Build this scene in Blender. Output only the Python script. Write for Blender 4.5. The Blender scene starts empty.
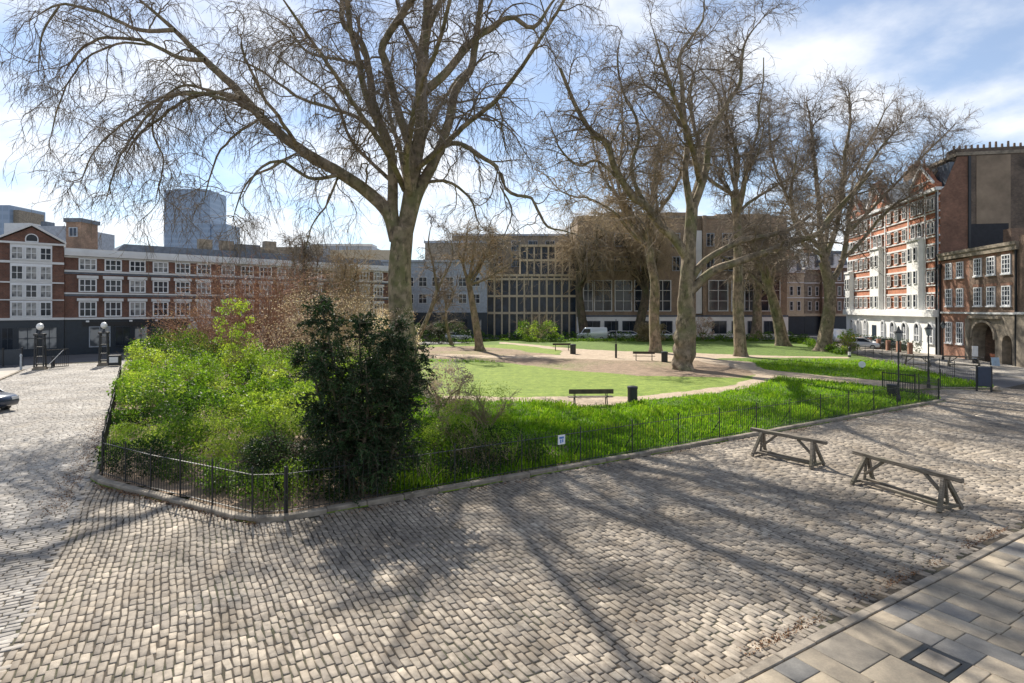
import bpy, bmesh, math, random
import numpy as np
from mathutils import Vector, Matrix
R = math.radians
random.seed(7); rng = np.random.default_rng(11)
SC = bpy.context.scene
COL = SC.collection
F, HZ, H = 570.0, 308.0, 5.2          # focal length in px, horizon row, eye height

# ------------------------------------------------------------------ camera
cam = bpy.data.objects.new('camera', bpy.data.cameras.new('camera')); COL.objects.link(cam)
cam.location = (0, 0, H); cam.rotation_euler = (R(90), 0, 0)
cam.data.sensor_width = 36; cam.data.lens = F*36/1024; cam.data.shift_y = -(341.5-HZ)/1024
cam.data.clip_start = 0.1; cam.data.clip_end = 4000
SC.camera = cam
# ------------------------------------------------------------------ sun and sky
SUN = Vector((-0.42, 0.90, 0)).normalized(); EL = R(43)
sd = bpy.data.lights.new('sun', 'SUN'); sd.energy = 5.0; sd.angle = R(0.55); sd.color = (1.0, 0.93, 0.82)
so = bpy.data.objects.new('sun', sd); COL.objects.link(so)
sv = Vector((SUN.x*math.cos(EL), SUN.y*math.cos(EL), math.sin(EL)))
so.rotation_euler = sv.to_track_quat('Z', 'Y').to_euler(); so.location = sv*100
W = bpy.data.worlds.new('World'); SC.world = W; W.use_nodes = True
nt = W.node_tree; nt.nodes.clear()
def wn(t, **k):
    n = nt.nodes.new(t)
    for a, b in k.items(): setattr(n, a, b)
    return n
out = wn('ShaderNodeOutputWorld'); bg = wn('ShaderNodeBackground'); sky = wn('ShaderNodeTexSky', sky_type='NISHITA')
sky.sun_disc = False; sky.sun_elevation = EL; sky.sun_rotation = math.atan2(SUN.x, SUN.y)
sky.air_density = 1.0; sky.dust_density = 0.1; sky.ozone_density = 1.5
tc = wn('ShaderNodeTexCoord'); sep = wn('ShaderNodeSeparateXYZ'); nt.links.new(tc.outputs['Generated'], sep.inputs[0])
zz = wn('ShaderNodeMath', operation='MAXIMUM'); nt.links.new(sep.outputs[2], zz.inputs[0]); zz.inputs[1].default_value = 0.0
za = wn('ShaderNodeMath', operation='ADD'); nt.links.new(zz.outputs[0], za.inputs[0]); za.inputs[1].default_value = 0.22
dx = wn('ShaderNodeMath', operation='DIVIDE'); nt.links.new(sep.outputs[0], dx.inputs[0]); nt.links.new(za.outputs[0], dx.inputs[1])
dy = wn('ShaderNodeMath', operation='DIVIDE'); nt.links.new(sep.outputs[1], dy.inputs[0]); nt.links.new(za.outputs[0], dy.inputs[1])
cb = wn('ShaderNodeCombineXYZ'); nt.links.new(dx.outputs[0], cb.inputs[0]); nt.links.new(dy.outputs[0], cb.inputs[1]); cb.inputs[2].default_value = 1.7
nz = wn('ShaderNodeTexNoise'); nt.links.new(cb.outputs[0], nz.inputs['Vector']); nz.inputs['Scale'].default_value = 1.5; nz.inputs['Detail'].default_value = 7; nz.inputs['Roughness'].default_value = 0.55
low = wn('ShaderNodeMapRange'); nt.links.new(zz.outputs[0], low.inputs[0]); low.inputs[1].default_value = 0.0; low.inputs[2].default_value = 0.32; low.inputs[3].default_value = 0.14; low.inputs[4].default_value = 0.0
ad = wn('ShaderNodeMath', operation='ADD'); nt.links.new(nz.outputs[0], ad.inputs[0]); nt.links.new(low.outputs[0], ad.inputs[1])
mr = wn('ShaderNodeMapRange', interpolation_type='SMOOTHSTEP'); nt.links.new(ad.outputs[0], mr.inputs[0]); mr.inputs[1].default_value = 0.46; mr.inputs[2].default_value = 0.68; mr.inputs[3].default_value = 0.16; mr.inputs[4].default_value = 0.9
mx = wn('ShaderNodeMix', data_type='RGBA'); nt.links.new(mr.outputs[0], mx.inputs['Factor']); tint = wn('ShaderNodeMix', data_type='RGBA', blend_type='MULTIPLY'); tint.inputs['Factor'].default_value = 1; nt.links.new(sky.outputs[0], tint.inputs['A']); tint.inputs['B'].default_value = (.67, .69, .72, 1); nt.links.new(tint.outputs['Result'], mx.inputs['A']); mx.inputs['B'].default_value = (5.5, 5.6, 5.8, 1)
nt.links.new(mx.outputs['Result'], bg.inputs[0]); bg.inputs[1].default_value = 0.12
nt.links.new(bg.outputs[0], out.inputs[0])
SC.view_settings.view_transform = 'Standard'; SC.view_settings.look = 'None'; SC.view_settings.gamma = 1
SC.view_settings.exposure = 0.8
SC.render.engine = 'CYCLES'
SC.cycles.max_bounces = 6; SC.cycles.transparent_max_bounces = 8

# ------------------------------------------------------------------ helpers
def G(px, py, z=0.0):
    Y = (H-z)*F/(py-HZ); return ((px-512)/F*Y, Y)
def P(px, py, Y): return ((px-512)/F*Y, Y, H+(HZ-py)/F*Y)
U = np.array((0.857, 0.515)); V = np.array((-0.515, 0.857))
def uv(u, v): return tuple(U*u+V*v)

def tag(o, label=None, cat=None, group=None, kind=None):
    if label: o['label'] = label
    if cat: o['category'] = cat
    if group: o['group'] = group
    if kind: o['kind'] = kind
    return o
def empty(name, loc, rz=0, label=None, cat=None, group=None):
    o = bpy.data.objects.new(name, None); COL.objects.link(o); o.location = loc; o.rotation_euler = (0, 0, rz)
    o.empty_display_size = 0.5
    return tag(o, label, cat, group)
def link(name, me, parent=None, loc=(0, 0, 0), rot=(0, 0, 0)):
    o = bpy.data.objects.new(name, me); COL.objects.link(o); o.location = loc; o.rotation_euler = rot
    if parent: o.parent = parent
    return o
def copy_tree(o, parent=None):
    c = o.copy(); COL.objects.link(c)
    if parent: c.parent = parent
    for ch in list(o.children): copy_tree(ch, c)
    return c
def npmesh(name, v, q, mats, smooth=True, attrs=None, mi=None):
    v = np.asarray(v, dtype=np.float32); q = np.asarray(q, dtype=np.int32)
    me = bpy.data.meshes.new(name); n, m = len(v), len(q); k = q.shape[1]
    me.vertices.add(n); me.vertices.foreach_set('co', v.ravel())
    me.loops.add(m*k); me.loops.foreach_set('vertex_index', q.ravel())
    me.polygons.add(m); me.polygons.foreach_set('loop_start', np.arange(0, m*k, k, dtype=np.int32))
    if smooth: me.polygons.foreach_set('use_smooth', np.ones(m, dtype=bool))
    if mi is not None: me.polygons.foreach_set('material_index', mi.astype(np.int32))
    me.update(calc_edges=True)
    for a, d in (attrs or {}).items():
        at = me.attributes.new(a, 'FLOAT', 'POINT'); at.data.foreach_set('value', np.asarray(d, dtype=np.float32))
    for m_ in (mats if isinstance(mats, (list, tuple)) else [mats]): me.materials.append(m_)
    return me

class MB:
    def __init__(s): s.v = []; s.f = []; s.m = []; s.cur = 0
    def add(s, vs, fs):
        b = len(s.v); s.v += [tuple(p) for p in vs]; s.f += [tuple(i+b for i in f) for f in fs]; s.m += [s.cur]*len(fs); return s
    def box(s, x0, x1, y0, y1, z0, z1):
        return s.add([(x0, y0, z0), (x1, y0, z0), (x1, y1, z0), (x0, y1, z0), (x0, y0, z1), (x1, y0, z1), (x1, y1, z1), (x0, y1, z1)],
                     [(0, 3, 2, 1), (4, 5, 6, 7), (0, 1, 5, 4), (1, 2, 6, 5), (2, 3, 7, 6), (3, 0, 4, 7)])
    def prism(s, pts, y0, y1):          # xz outline (ccw seen from -y) pushed from y0 to y1
        n = len(pts)
        return s.add([(x, y0, z) for x, z in pts]+[(x, y1, z) for x, z in pts],
                     [tuple(range(n)), tuple(range(2*n-1, n-1, -1))]+[(i, i+n, (i+1) % n+n, (i+1) % n) for i in range(n)])
    def slab(s, pts, z0, z1):           # xy outline
        n = len(pts)
        return s.add([(x, y, z0) for x, y in pts]+[(x, y, z1) for x, y in pts],
                     [tuple(range(n-1, -1, -1)), tuple(range(n, 2*n))]+[(i, (i+1) % n, (i+1) % n+n, i+n) for i in range(n)])
    def bar(s, a, b, w, d=None, up=(0, 0, 1)):
        a = Vector(a); b = Vector(b); t = (b-a).normalized(); u = Vector(up)
        if abs(t.dot(u)) > .98: u = Vector((0, 1, 0))
        x = t.cross(u).normalized()*w/2; y = t.cross(x).normalized()*(d or w)/2
        vs = [p+i*x+j*y for p in (a, b) for i, j in ((-1, -1), (1, -1), (1, 1), (-1, 1))]
        return s.add(vs, [(0, 3, 2, 1), (4, 5, 6, 7), (0, 1, 5, 4), (1, 2, 6, 5), (2, 3, 7, 6), (3, 0, 4, 7)])
    def tube(s, a, b, r, r2=None, n=8):
        a = Vector(a); b = Vector(b); r2 = r if r2 is None else r2; t = (b-a).normalized()
        x = t.orthogonal().normalized(); y = t.cross(x)
        vs = [p+(x*math.cos(2*math.pi*i/n)+y*math.sin(2*math.pi*i/n))*rr for p, rr in ((a, r), (b, r2)) for i in range(n)]
        return s.add(vs, [tuple(range(n-1, -1, -1)), tuple(range(n, 2*n))]+[(i, (i+1) % n, (i+1) % n+n, i+n) for i in range(n)])
    def lathe(s, prof, c=(0, 0, 0), n=12):
        vs = [(c[0]+r*math.cos(2*math.pi*i/n), c[1]+r*math.sin(2*math.pi*i/n), c[2]+z) for r, z in prof for i in range(n)]
        fs = [(k*n+i, k*n+(i+1) % n, (k+1)*n+(i+1) % n, (k+1)*n+i) for k in range(len(prof)-1) for i in range(n)]
        fs += [tuple(range(n-1, -1, -1)), tuple(range((len(prof)-1)*n, len(prof)*n))]
        return s.add(vs, fs)
    def mesh(s, name, mats, bevel=0, smooth=False):
        me = bpy.data.meshes.new(name); me.from_pydata(s.v, [], s.f)
        mats = mats if isinstance(mats, (list, tuple)) else [mats]
        for m in mats: me.materials.append(m)
        for p, i in zip(me.polygons, s.m): p.material_index = i; p.use_smooth = smooth
        bm = bmesh.new(); bm.from_mesh(me)
        bmesh.ops.recalc_face_normals(bm, faces=bm.faces)
        if bevel: bmesh.ops.bevel(bm, geom=list(bm.edges), offset=bevel, segments=1, affect='EDGES', clamp_overlap=True)
        bm.to_mesh(me); bm.free(); return me
    def build(s, name, mats, parent=None, bevel=0, smooth=False, loc=(0, 0, 0), rot=(0, 0, 0)):
        return link(name, s.mesh(name, mats, bevel, smooth), parent, loc, rot)

# ------------------------------------------------------------------ materials
class Mat:
    def __init__(s, name):
        s.m = bpy.data.materials.new(name); s.m.use_nodes = True; s.t = s.m.node_tree; s.t.nodes.clear()
        s.o = s.n('ShaderNodeOutputMaterial')
    def n(s, t, **k):
        x = s.t.nodes.new(t)
        for a, b in k.items(): setattr(x, a, b)
        return x
    def l(s, a, b): s.t.links.new(a, b)
    def co(s, kind='Object'): return s.n('ShaderNodeTexCoord').outputs[kind]
    def noise(s, scale, detail=3, vec=None, rough=.55):
        x = s.n('ShaderNodeTexNoise'); x.inputs['Scale'].default_value = scale; x.inputs['Detail'].default_value = detail; x.inputs['Roughness'].default_value = rough
        s.l(vec if vec else s.co(), x.inputs['Vector']); return x.outputs[0]
    def ramp(s, fac, stops):
        x = s.n('ShaderNodeValToRGB'); s.l(fac, x.inputs[0]); e = x.color_ramp.elements
        while len(e) < len(stops): e.new(.5)
        for i, (p, c) in enumerate(stops): e[i].position = p; e[i].color = (*c, 1)
        return x.outputs[0]
    def mix(s, a, b, fac, mode='MIX'):
        x = s.n('ShaderNodeMix', data_type='RGBA', blend_type=mode)
        for v, k in ((a, 'A'), (b, 'B'), (fac, 'Factor')):
            if isinstance(v, bpy.types.NodeSocket): s.l(v, x.inputs[k])
            elif k == 'Factor': x.inputs[k].default_value = v
            else: x.inputs[k].default_value = (*v, 1)
        return x.outputs['Result']
    def math(s, op, a, b=0.0, c=None):
        x = s.n('ShaderNodeMath', operation=op)
        for i, v in enumerate((a, b) if c is None else (a, b, c)):
            if isinstance(v, bpy.types.NodeSocket): s.l(v, x.inputs[i])
            else: x.inputs[i].default_value = v
        return x.outputs[0]
    def attr(s, name): x = s.n('ShaderNodeAttribute'); x.attribute_name = name; return x.outputs['Fac']
    def bsdf(s, col, rough=.8, metal=0, bump=None, bstr=.3, bdist=.02, spec=None):
        p = s.n('ShaderNodeBsdfPrincipled')
        if isinstance(col, bpy.types.NodeSocket): s.l(col, p.inputs['Base Color'])
        else: p.inputs['Base Color'].default_value = (*col, 1)
        if isinstance(rough, bpy.types.NodeSocket): s.l(rough, p.inputs['Roughness'])
        else: p.inputs['Roughness'].default_value = rough
        p.inputs['Metallic'].default_value = metal
        if spec is not None: p.inputs['Specular IOR Level'].default_value = spec
        if bump is not None:
            b = s.n('ShaderNodeBump'); b.inputs['Strength'].default_value = bstr; b.inputs['Distance'].default_value = bdist
            s.l(bump, b.inputs['Height']); s.l(b.outputs[0], p.inputs['Normal'])
        s.l(p.outputs[0], s.o.inputs[0]); s.p = p; return s.m
def simple(name, c, rough=.7, metal=0, var=.15, sc=3.0, spec=None):
    m = Mat(name); n = m.noise(sc, 4)
    a = tuple(x*(1-var) for x in c); b = tuple(min(1, x*(1+var)) for x in c)
    return m.bsdf(m.ramp(n, [(.3, a), (.7, b)]), rough, metal, spec=spec)
def leafmat(name, stops, trans=.45, rough=.5):
    m = Mat(name); n = m.attr('rnd'); c = m.ramp(n, stops)
    d = m.n('ShaderNodeBsdfPrincipled'); m.l(c, d.inputs['Base Color']); d.inputs['Roughness'].default_value = rough; d.inputs['Specular IOR Level'].default_value = .3
    t = m.n('ShaderNodeBsdfTranslucent'); m.l(m.mix(c, (1.0, 1.0, .55), 1.0, 'MULTIPLY'), t.inputs[0])
    x = m.n('ShaderNodeMixShader'); x.inputs[0].default_value = trans; m.l(d.outputs[0], x.inputs[1]); m.l(t.outputs[0], x.inputs[2])
    m.l(x.outputs[0], m.o.inputs[0]); return m.m
def brickmat(name, c1, c2, mortar, sc=1.0, dirt=.4):
    m = Mat(name); cs = m.n('ShaderNodeSeparateXYZ'); m.l(m.co(), cs.inputs[0])
    xy = m.math('ADD', cs.outputs[0], cs.outputs[1]); cbn = m.n('ShaderNodeCombineXYZ'); m.l(xy, cbn.inputs[0]); m.l(cs.outputs[2], cbn.inputs[1])
    b = m.n('ShaderNodeTexBrick'); m.l(cbn.outputs[0], b.inputs['Vector']); b.inputs['Scale'].default_value = sc
    b.inputs['Brick Width'].default_value = .24; b.inputs['Row Height'].default_value = .085; b.inputs['Mortar Size'].default_value = .01
    b.inputs['Color1'].default_value = (*c1, 1); b.inputs['Color2'].default_value = (*c2, 1); b.inputs['Mortar'].default_value = (*mortar, 1)
    n = m.noise(.55, 6); g = m.ramp(n, [(.3, (1-dirt,)*3), (.7, (1.15, 1.12, 1.08))])
    n2 = m.noise(3.5, 3); g2 = m.ramp(n2, [(.3, (.8,)*3), (.7, (1.15,)*3)])
    c = m.mix(m.mix(b.outputs[0], g, 1.0, 'MULTIPLY'), g2, 1.0, 'MULTIPLY')
    return m.bsdf(c, .9)

M = {}
M['black'] = simple('black_paint', (.018, .02, .024), .45)
M['iron'] = simple('iron_paint', (.02, .022, .022), .5)
M['white'] = simple('white_paint', (.74, .75, .76), .5, var=.06)
M['stonewhite'] = simple('pale_stone', (.66, .66, .65), .7, var=.1, sc=.8)
M['stucco'] = simple('white_stucco', (.80, .79, .76), .7, var=.06, sc=1)
M['cream'] = simple('cream_stone', (.50, .42, .30), .7, var=.12)
M['slate'] = simple('slate', (.10, .12, .15), .5, var=.3)
M['lead'] = simple('lead_grey', (.33, .37, .42), .5, var=.2)
M['navy'] = simple('navy_paint', (.016, .028, .045), .35)
M['brick'] = brickmat('red_brown_brick', (.21, .075, .045), (.13, .055, .04), (.22, .19, .16))
M['redbrick'] = brickmat('orange_red_brick', (.58, .19, .08), (.46, .13, .06), (.42, .32, .25), dirt=.25)
M['stock'] = brickmat('old_stock_brick', (.30, .19, .13), (.20, .13, .09), (.24, .2, .17), dirt=.5)
M['stockred'] = brickmat('old_red_brick', (.42, .18, .11), (.28, .15, .10), (.28, .22, .18), dirt=.4)
M['party'] = brickmat('party_wall_brick', (.19, .14, .10), (.14, .105, .08), (.15, .13, .12), dirt=.55)
M['partyred'] = brickmat('party_wall_red', (.30, .15, .10), (.23, .12, .08), (.15, .11, .09), dirt=.4)
M['brownclad'] = brickmat('brown_cladding', (.35, .265, .185), (.30, .225, .155), (.26, .2, .15), dirt=.3)
M['sandstone'] = simple('weathered_stone', (.25, .21, .16), .85, var=.4, sc=2)
M['terracotta'] = simple('terracotta', (.45, .17, .09), .8)
def glass(name, c, rough=.08):
    m = Mat(name); n = m.noise(.9, 2); m.bsdf(m.ramp(n, [(.35, tuple(x*.5 for x in c)), (.65, c)]), rough, spec=.35); return m.m
M['glass'] = glass('window_glass', (.035, .045, .06))
M['glassblue'] = glass('blue_glass', (.03, .05, .085), .2)
m = Mat('blinds_glass'); M['blind'] = m.bsdf(m.ramp(m.noise(.6, 2), [(.42, (.05, .06, .075)), (.5, (.35, .35, .34))]), .3)
# tower glass
m = Mat('tower_glass'); cs = m.n('ShaderNodeSeparateXYZ'); m.l(m.co(), cs.inputs[0])
fl = m.math('FRACT', m.math('MULTIPLY', cs.outputs[2], 1/3.8)); vx = m.math('FRACT', m.math('MULTIPLY', m.math('ADD', cs.outputs[0], cs.outputs[1]), 1/3.0))
c = m.mix((.20, .27, .37), (.25, .32, .42), m.math('GREATER_THAN', fl, .6)); c = m.mix(c, (.24, .32, .44), m.math('GREATER_THAN', vx, .85))
M['tower'] = m.bsdf(c, .3, spec=.6)
# bark
def bark(name, a, b, g, sc=2.2):
    m = Mat(name); n = m.noise(sc, 5); n2 = m.noise(.7, 3); v = m.n('ShaderNodeTexVoronoi'); v.inputs['Scale'].default_value = sc*1.4; m.l(m.co(), v.inputs['Vector'])
    c = m.mix(m.ramp(n, [(.35, a), (.62, b)]), g, m.ramp(n2, [(.45, (0, 0, 0)), (.65, (.75,)*3)]))
    mp2 = m.n('ShaderNodeMapping'); mp2.inputs['Scale'].default_value = (1, 1, .45); m.l(m.co(), mp2.inputs[0]); n5 = m.noise(1.9, 6, mp2.outputs[0], .65); n6 = m.noise(3.1, 6, mp2.outputs[0], .7)
    c = m.mix(c, tuple(min(1, x*1.5) for x in b), m.ramp(n5, [(.54, (0, 0, 0)), (.60, (.55,)*3)])); c = m.mix(c, tuple(x*.5 for x in a), m.ramp(n6, [(.55, (0, 0, 0)), (.63, (.75,)*3)]))
    return m.bsdf(c, .9, bump=n, bstr=.6, bdist=.08)
M['bark'] = bark('plane_bark', (.11, .085, .055), (.27, .21, .145), (.15, .15, .06))
M['bark2'] = bark('dark_bark', (.06, .045, .03), (.13, .10, .065), (.075, .08, .03))
M['twig'] = simple('twig_bark', (.19, .15, .11), .9, var=.35, sc=.6)
M['twigwarm'] = simple('warm_twig_bark', (.33, .25, .15), .9, var=.3, sc=.6)
M['twigred'] = simple('red_twig_bark', (.32, .18, .12), .9, var=.3, sc=.6)
# timber of the barriers
m = Mat('weathered_timber'); mp = m.n('ShaderNodeMapping'); mp.inputs['Scale'].default_value = (1.2, 22, 22); m.l(m.co(), mp.inputs[0])
n = m.noise(2.0, 5, mp.outputs[0]); n2 = m.noise(1.6, 3)
c = m.ramp(n, [(.25, (.035, .027, .018)), (.5, (.16, .135, .105)), (.75, (.27, .235, .19))]); c = m.mix(c, (.09, .085, .05), m.ramp(n2, [(.45, (0, 0, 0)), (.7, (.7,)*3)]))
M['timber'] = m.bsdf(c, .85, bump=n, bstr=.6, bdist=.01)
m = Mat('bench_wood'); M['benchwood'] = m.bsdf(m.ramp(m.noise(3, 4), [(.3, (.05, .035, .02)), (.7, (.11, .08, .05))]), .7)

# setts
def settmat(name, stops, dirt):
    m = Mat(name); r = m.attr('rnd'); c = m.ramp(r, stops)
    n = m.noise(.35, 5); n2 = m.noise(9, 4); n3 = m.noise(60, 3)
    c = m.mix(c, m.ramp(n, [(.33, (.58, .56, .54)), (.62, (1.15, 1.12, 1.08))]), 1.0, 'MULTIPLY')
    c = m.mix(c, m.ramp(n2, [(.33, (.66, .65, .64)), (.65, (1.15, 1.15, 1.15))]), 1.0, 'MULTIPLY')
    n4 = m.noise(.9, 4)
    c = m.mix(c, dirt, m.ramp(n4, [(.50, (0, 0, 0)), (.68, (.7,)*3)]))
    h = m.math('ADD', m.math('MULTIPLY', n2, .6), m.math('MULTIPLY', n3, .4))
    return m.bsdf(c, m.math('MULTIPLY_ADD', n2, .2, .62), bump=h, bstr=.5, bdist=.008, spec=.3)
M['sett'] = settmat('granite_setts', [(0, (.15, .14, .13)), (.35, (.25, .22, .185)), (.7, (.35, .31, .255)), (1, (.48, .425, .35))], (.20, .16, .115))
M['settpale'] = settmat('pale_setts', [(0, (.20, .19, .18)), (.5, (.32, .305, .285)), (1, (.43, .41, .38))], (.30, .26, .21))
m = Mat('joint_dirt'); n = m.noise(14, 5); n2 = m.noise(.8, 4); c = m.ramp(n, [(.3, (.025, .02, .014)), (.7, (.075, .058, .04))]); c = m.mix(c, (.06, .075, .03), m.ramp(n2, [(.5, (0, 0, 0)), (.7, (.6,)*3)]))
M['joint'] = m.bsdf(c, .95, bump=n, bstr=.6)
m = Mat('flagstones'); r = m.attr('rnd'); n = m.noise(2.2, 5); n2 = m.noise(40, 4)
c = m.ramp(r, [(0, (.17, .165, .155)), (.2, (.20, .19, .175)), (.3, (.25, .215, .165)), (.6, (.32, .27, .20)), (1, (.40, .335, .25))])
c = m.mix(c, m.ramp(n, [(.3, (.55, .55, .56)), (.7, (1.2, 1.18, 1.14))]), 1.0, 'MULTIPLY'); c = m.mix(c, m.ramp(n2, [(.3, (.86,)*3), (.7, (1.08,)*3)]), 1.0, 'MULTIPLY')
M['flag'] = m.bsdf(c, .75, bump=m.math('ADD', n, m.math('MULTIPLY', n2, .25)), bstr=.5, bdist=.015)
m = Mat('kerb_stone'); n = m.noise(3, 5); n2 = m.noise(30, 3); c = m.ramp(n, [(.3, (.13, .11, .085)), (.5, (.24, .205, .16)), (.7, (.34, .29, .23))]); M['kerb'] = m.bsdf(c, .85, bump=m.math('ADD', n, n2), bstr=.5, bdist=.02)
m = Mat('asphalt'); n = m.noise(.3, 5); n2 = m.noise(25, 3); c = m.mix(m.ramp(n, [(.3, (.075, .075, .08)), (.7, (.12, .12, .125))]), m.ramp(n2, [(.3, (.85,)*3), (.7, (1.1,)*3)]), 1.0, 'MULTIPLY'); M['asphalt'] = m.bsdf(c, .8)
m = Mat('sandy_pavement'); n = m.noise(.5, 5); c = m.ramp(n, [(.3, (.30, .27, .23)), (.7, (.40, .37, .32))]); M['sandpave'] = m.bsdf(c, .85)
# park soil / lawn / path
m = Mat('park_ground'); a = m.attr('path'); b = m.attr('bare'); mw = m.attr('meadow')
n = m.noise(.5, 5); n2 = m.noise(6, 5, rough=.7); n3 = m.noise(30, 3)
lawn = m.ramp(n2, [(.25, (.10, .16, .018)), (.5, (.17, .25, .03)), (.75, (.28, .33, .06))])
mead = m.ramp(n2, [(.25, (.05, .10, .012)), (.55, (.105, .18, .02)), (.8, (.18, .26, .04))])
n9 = m.noise(1.4, 6, rough=.75); lawn = m.mix(lawn, m.ramp(n9, [(.35, (.62, .66, .5)), (.65, (1.2, 1.12, 1.15))]), 1.0, 'MULTIPLY'); mead = m.mix(mead, m.ramp(n9, [(.35, (.6, .62, .5)), (.65, (1.25, 1.15, 1.1))]), 1.0, 'MULTIPLY'); grass = m.mix(lawn, mead, mw)
soil = m.ramp(n2, [(.3, (.19, .135, .09)), (.7, (.33, .25, .175))])
pth = m.ramp(n2, [(.3, (.34, .27, .195)), (.7, (.50, .41, .31))])
bw = m.ramp(m.math('ADD', b, m.math('MULTIPLY', m.math('SUBTRACT', n2, .5), 1.1)), [(.38, (0, 0, 0)), (.62, (1, 1, 1))])
pw = m.ramp(m.math('ADD', a, m.math('MULTIPLY', m.math('SUBTRACT', n2, .5), .35)), [(.4, (0, 0, 0)), (.6, (1, 1, 1))])
pth = m.mix(pth, m.ramp(n9, [(.35, (.75, .73, .7)), (.65, (1.12, 1.1, 1.08))]), 1.0, 'MULTIPLY'); soil = m.mix(soil, m.ramp(n9, [(.35, (.7, .68, .62)), (.65, (1.15, 1.1, 1.1))]), 1.0, 'MULTIPLY'); c = m.mix(grass, soil, bw); c = m.mix(c, pth, pw)
M['park'] = m.bsdf(c, .95, bump=m.math('ADD', n2, n3), bstr=.5, bdist=.06)
M['meadow'] = leafmat('grass_blades', [(0, (.05, .15, .006)), (.45, (.17, .36, .014)), (1, (.36, .50, .05))], .55)
M['shrub'] = leafmat('spring_leaves', [(0, (.015, .04, .010)), (.3, (.06, .13, .015)), (.65, (.17, .30, .025)), (1, (.36, .46, .08))], .55)
M['shrubdark'] = leafmat('dark_evergreen_leaves', [(0, (.012, .028, .010)), (.6, (.035, .075, .02)), (1, (.09, .15, .04))], .3)
M['yew'] = leafmat('yew_needles', [(0, (.010, .026, .010)), (.6, (.026, .062, .020)), (1, (.08, .15, .045))], .25, .55)
M['lime'] = leafmat('lime_leaves', [(0, (.16, .28, .03)), (1, (.36, .46, .06))], .55)
M['blossom'] = leafmat('blossom_petals', [(0, (.34, .24, .21)), (.5, (.62, .47, .45)), (1, (.84, .74, .73))], .5)
M['redbud'] = leafmat('red_buds', [(0, (.34, .16, .10)), (.6, (.50, .28, .20)), (1, (.52, .40, .32))], .3)
M['tanleaf'] = leafmat('tan_leaves', [(0, (.16, .12, .06)), (1, (.32, .26, .14))], .35)
M['deadleaf'] = leafmat('fallen_leaves', [(0, (.09, .04, .02)), (.5, (.20, .10, .05)), (1, (.32, .2, .11))], .1)

# ------------------------------------------------------------------ ground
g = MB(); g.slab([(-1500, -300), (1500, -300), (1500, 2500), (-1500, 2500)], -.3, 0)
tag(g.build('ground', M['asphalt']), kind='structure')
EDGE = 75
def inside(x, y, poly):
    r = np.zeros(x.shape, bool); n = len(poly)
    for i in range(n):
        x0, y0 = poly[i]; x1, y1 = poly[(i+1) % n]
        c = ((y0 > y) != (y1 > y)) & (x < (x1-x0)*(y-y0)/((y1-y0) or 1e-9)+x0)
        r ^= c
    return r
# park outline (outer face of the kerb), in metres
corner = [uv(-2.1, 22.3), uv(-2.05, 21.3), uv(-1.75, 20.5), uv(-.66, 18.7), uv(.75, 16.4), uv(1.35, 15.4), uv(1.75, 14.95), uv(2.4, 14.7)]
gate_end = uv(36.9, 14.7)
PARK = corner+[gate_end, uv(37.3, 15.3), uv(39.6, 17.6), uv(42.2, 17.0), uv(44.8, 15.3), uv(45.3, 15.4), (37.7, 61.7), (46, 88), (44, 93), (4, 93), (-37.6, 55.4), uv(-3.2, 50)]
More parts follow.
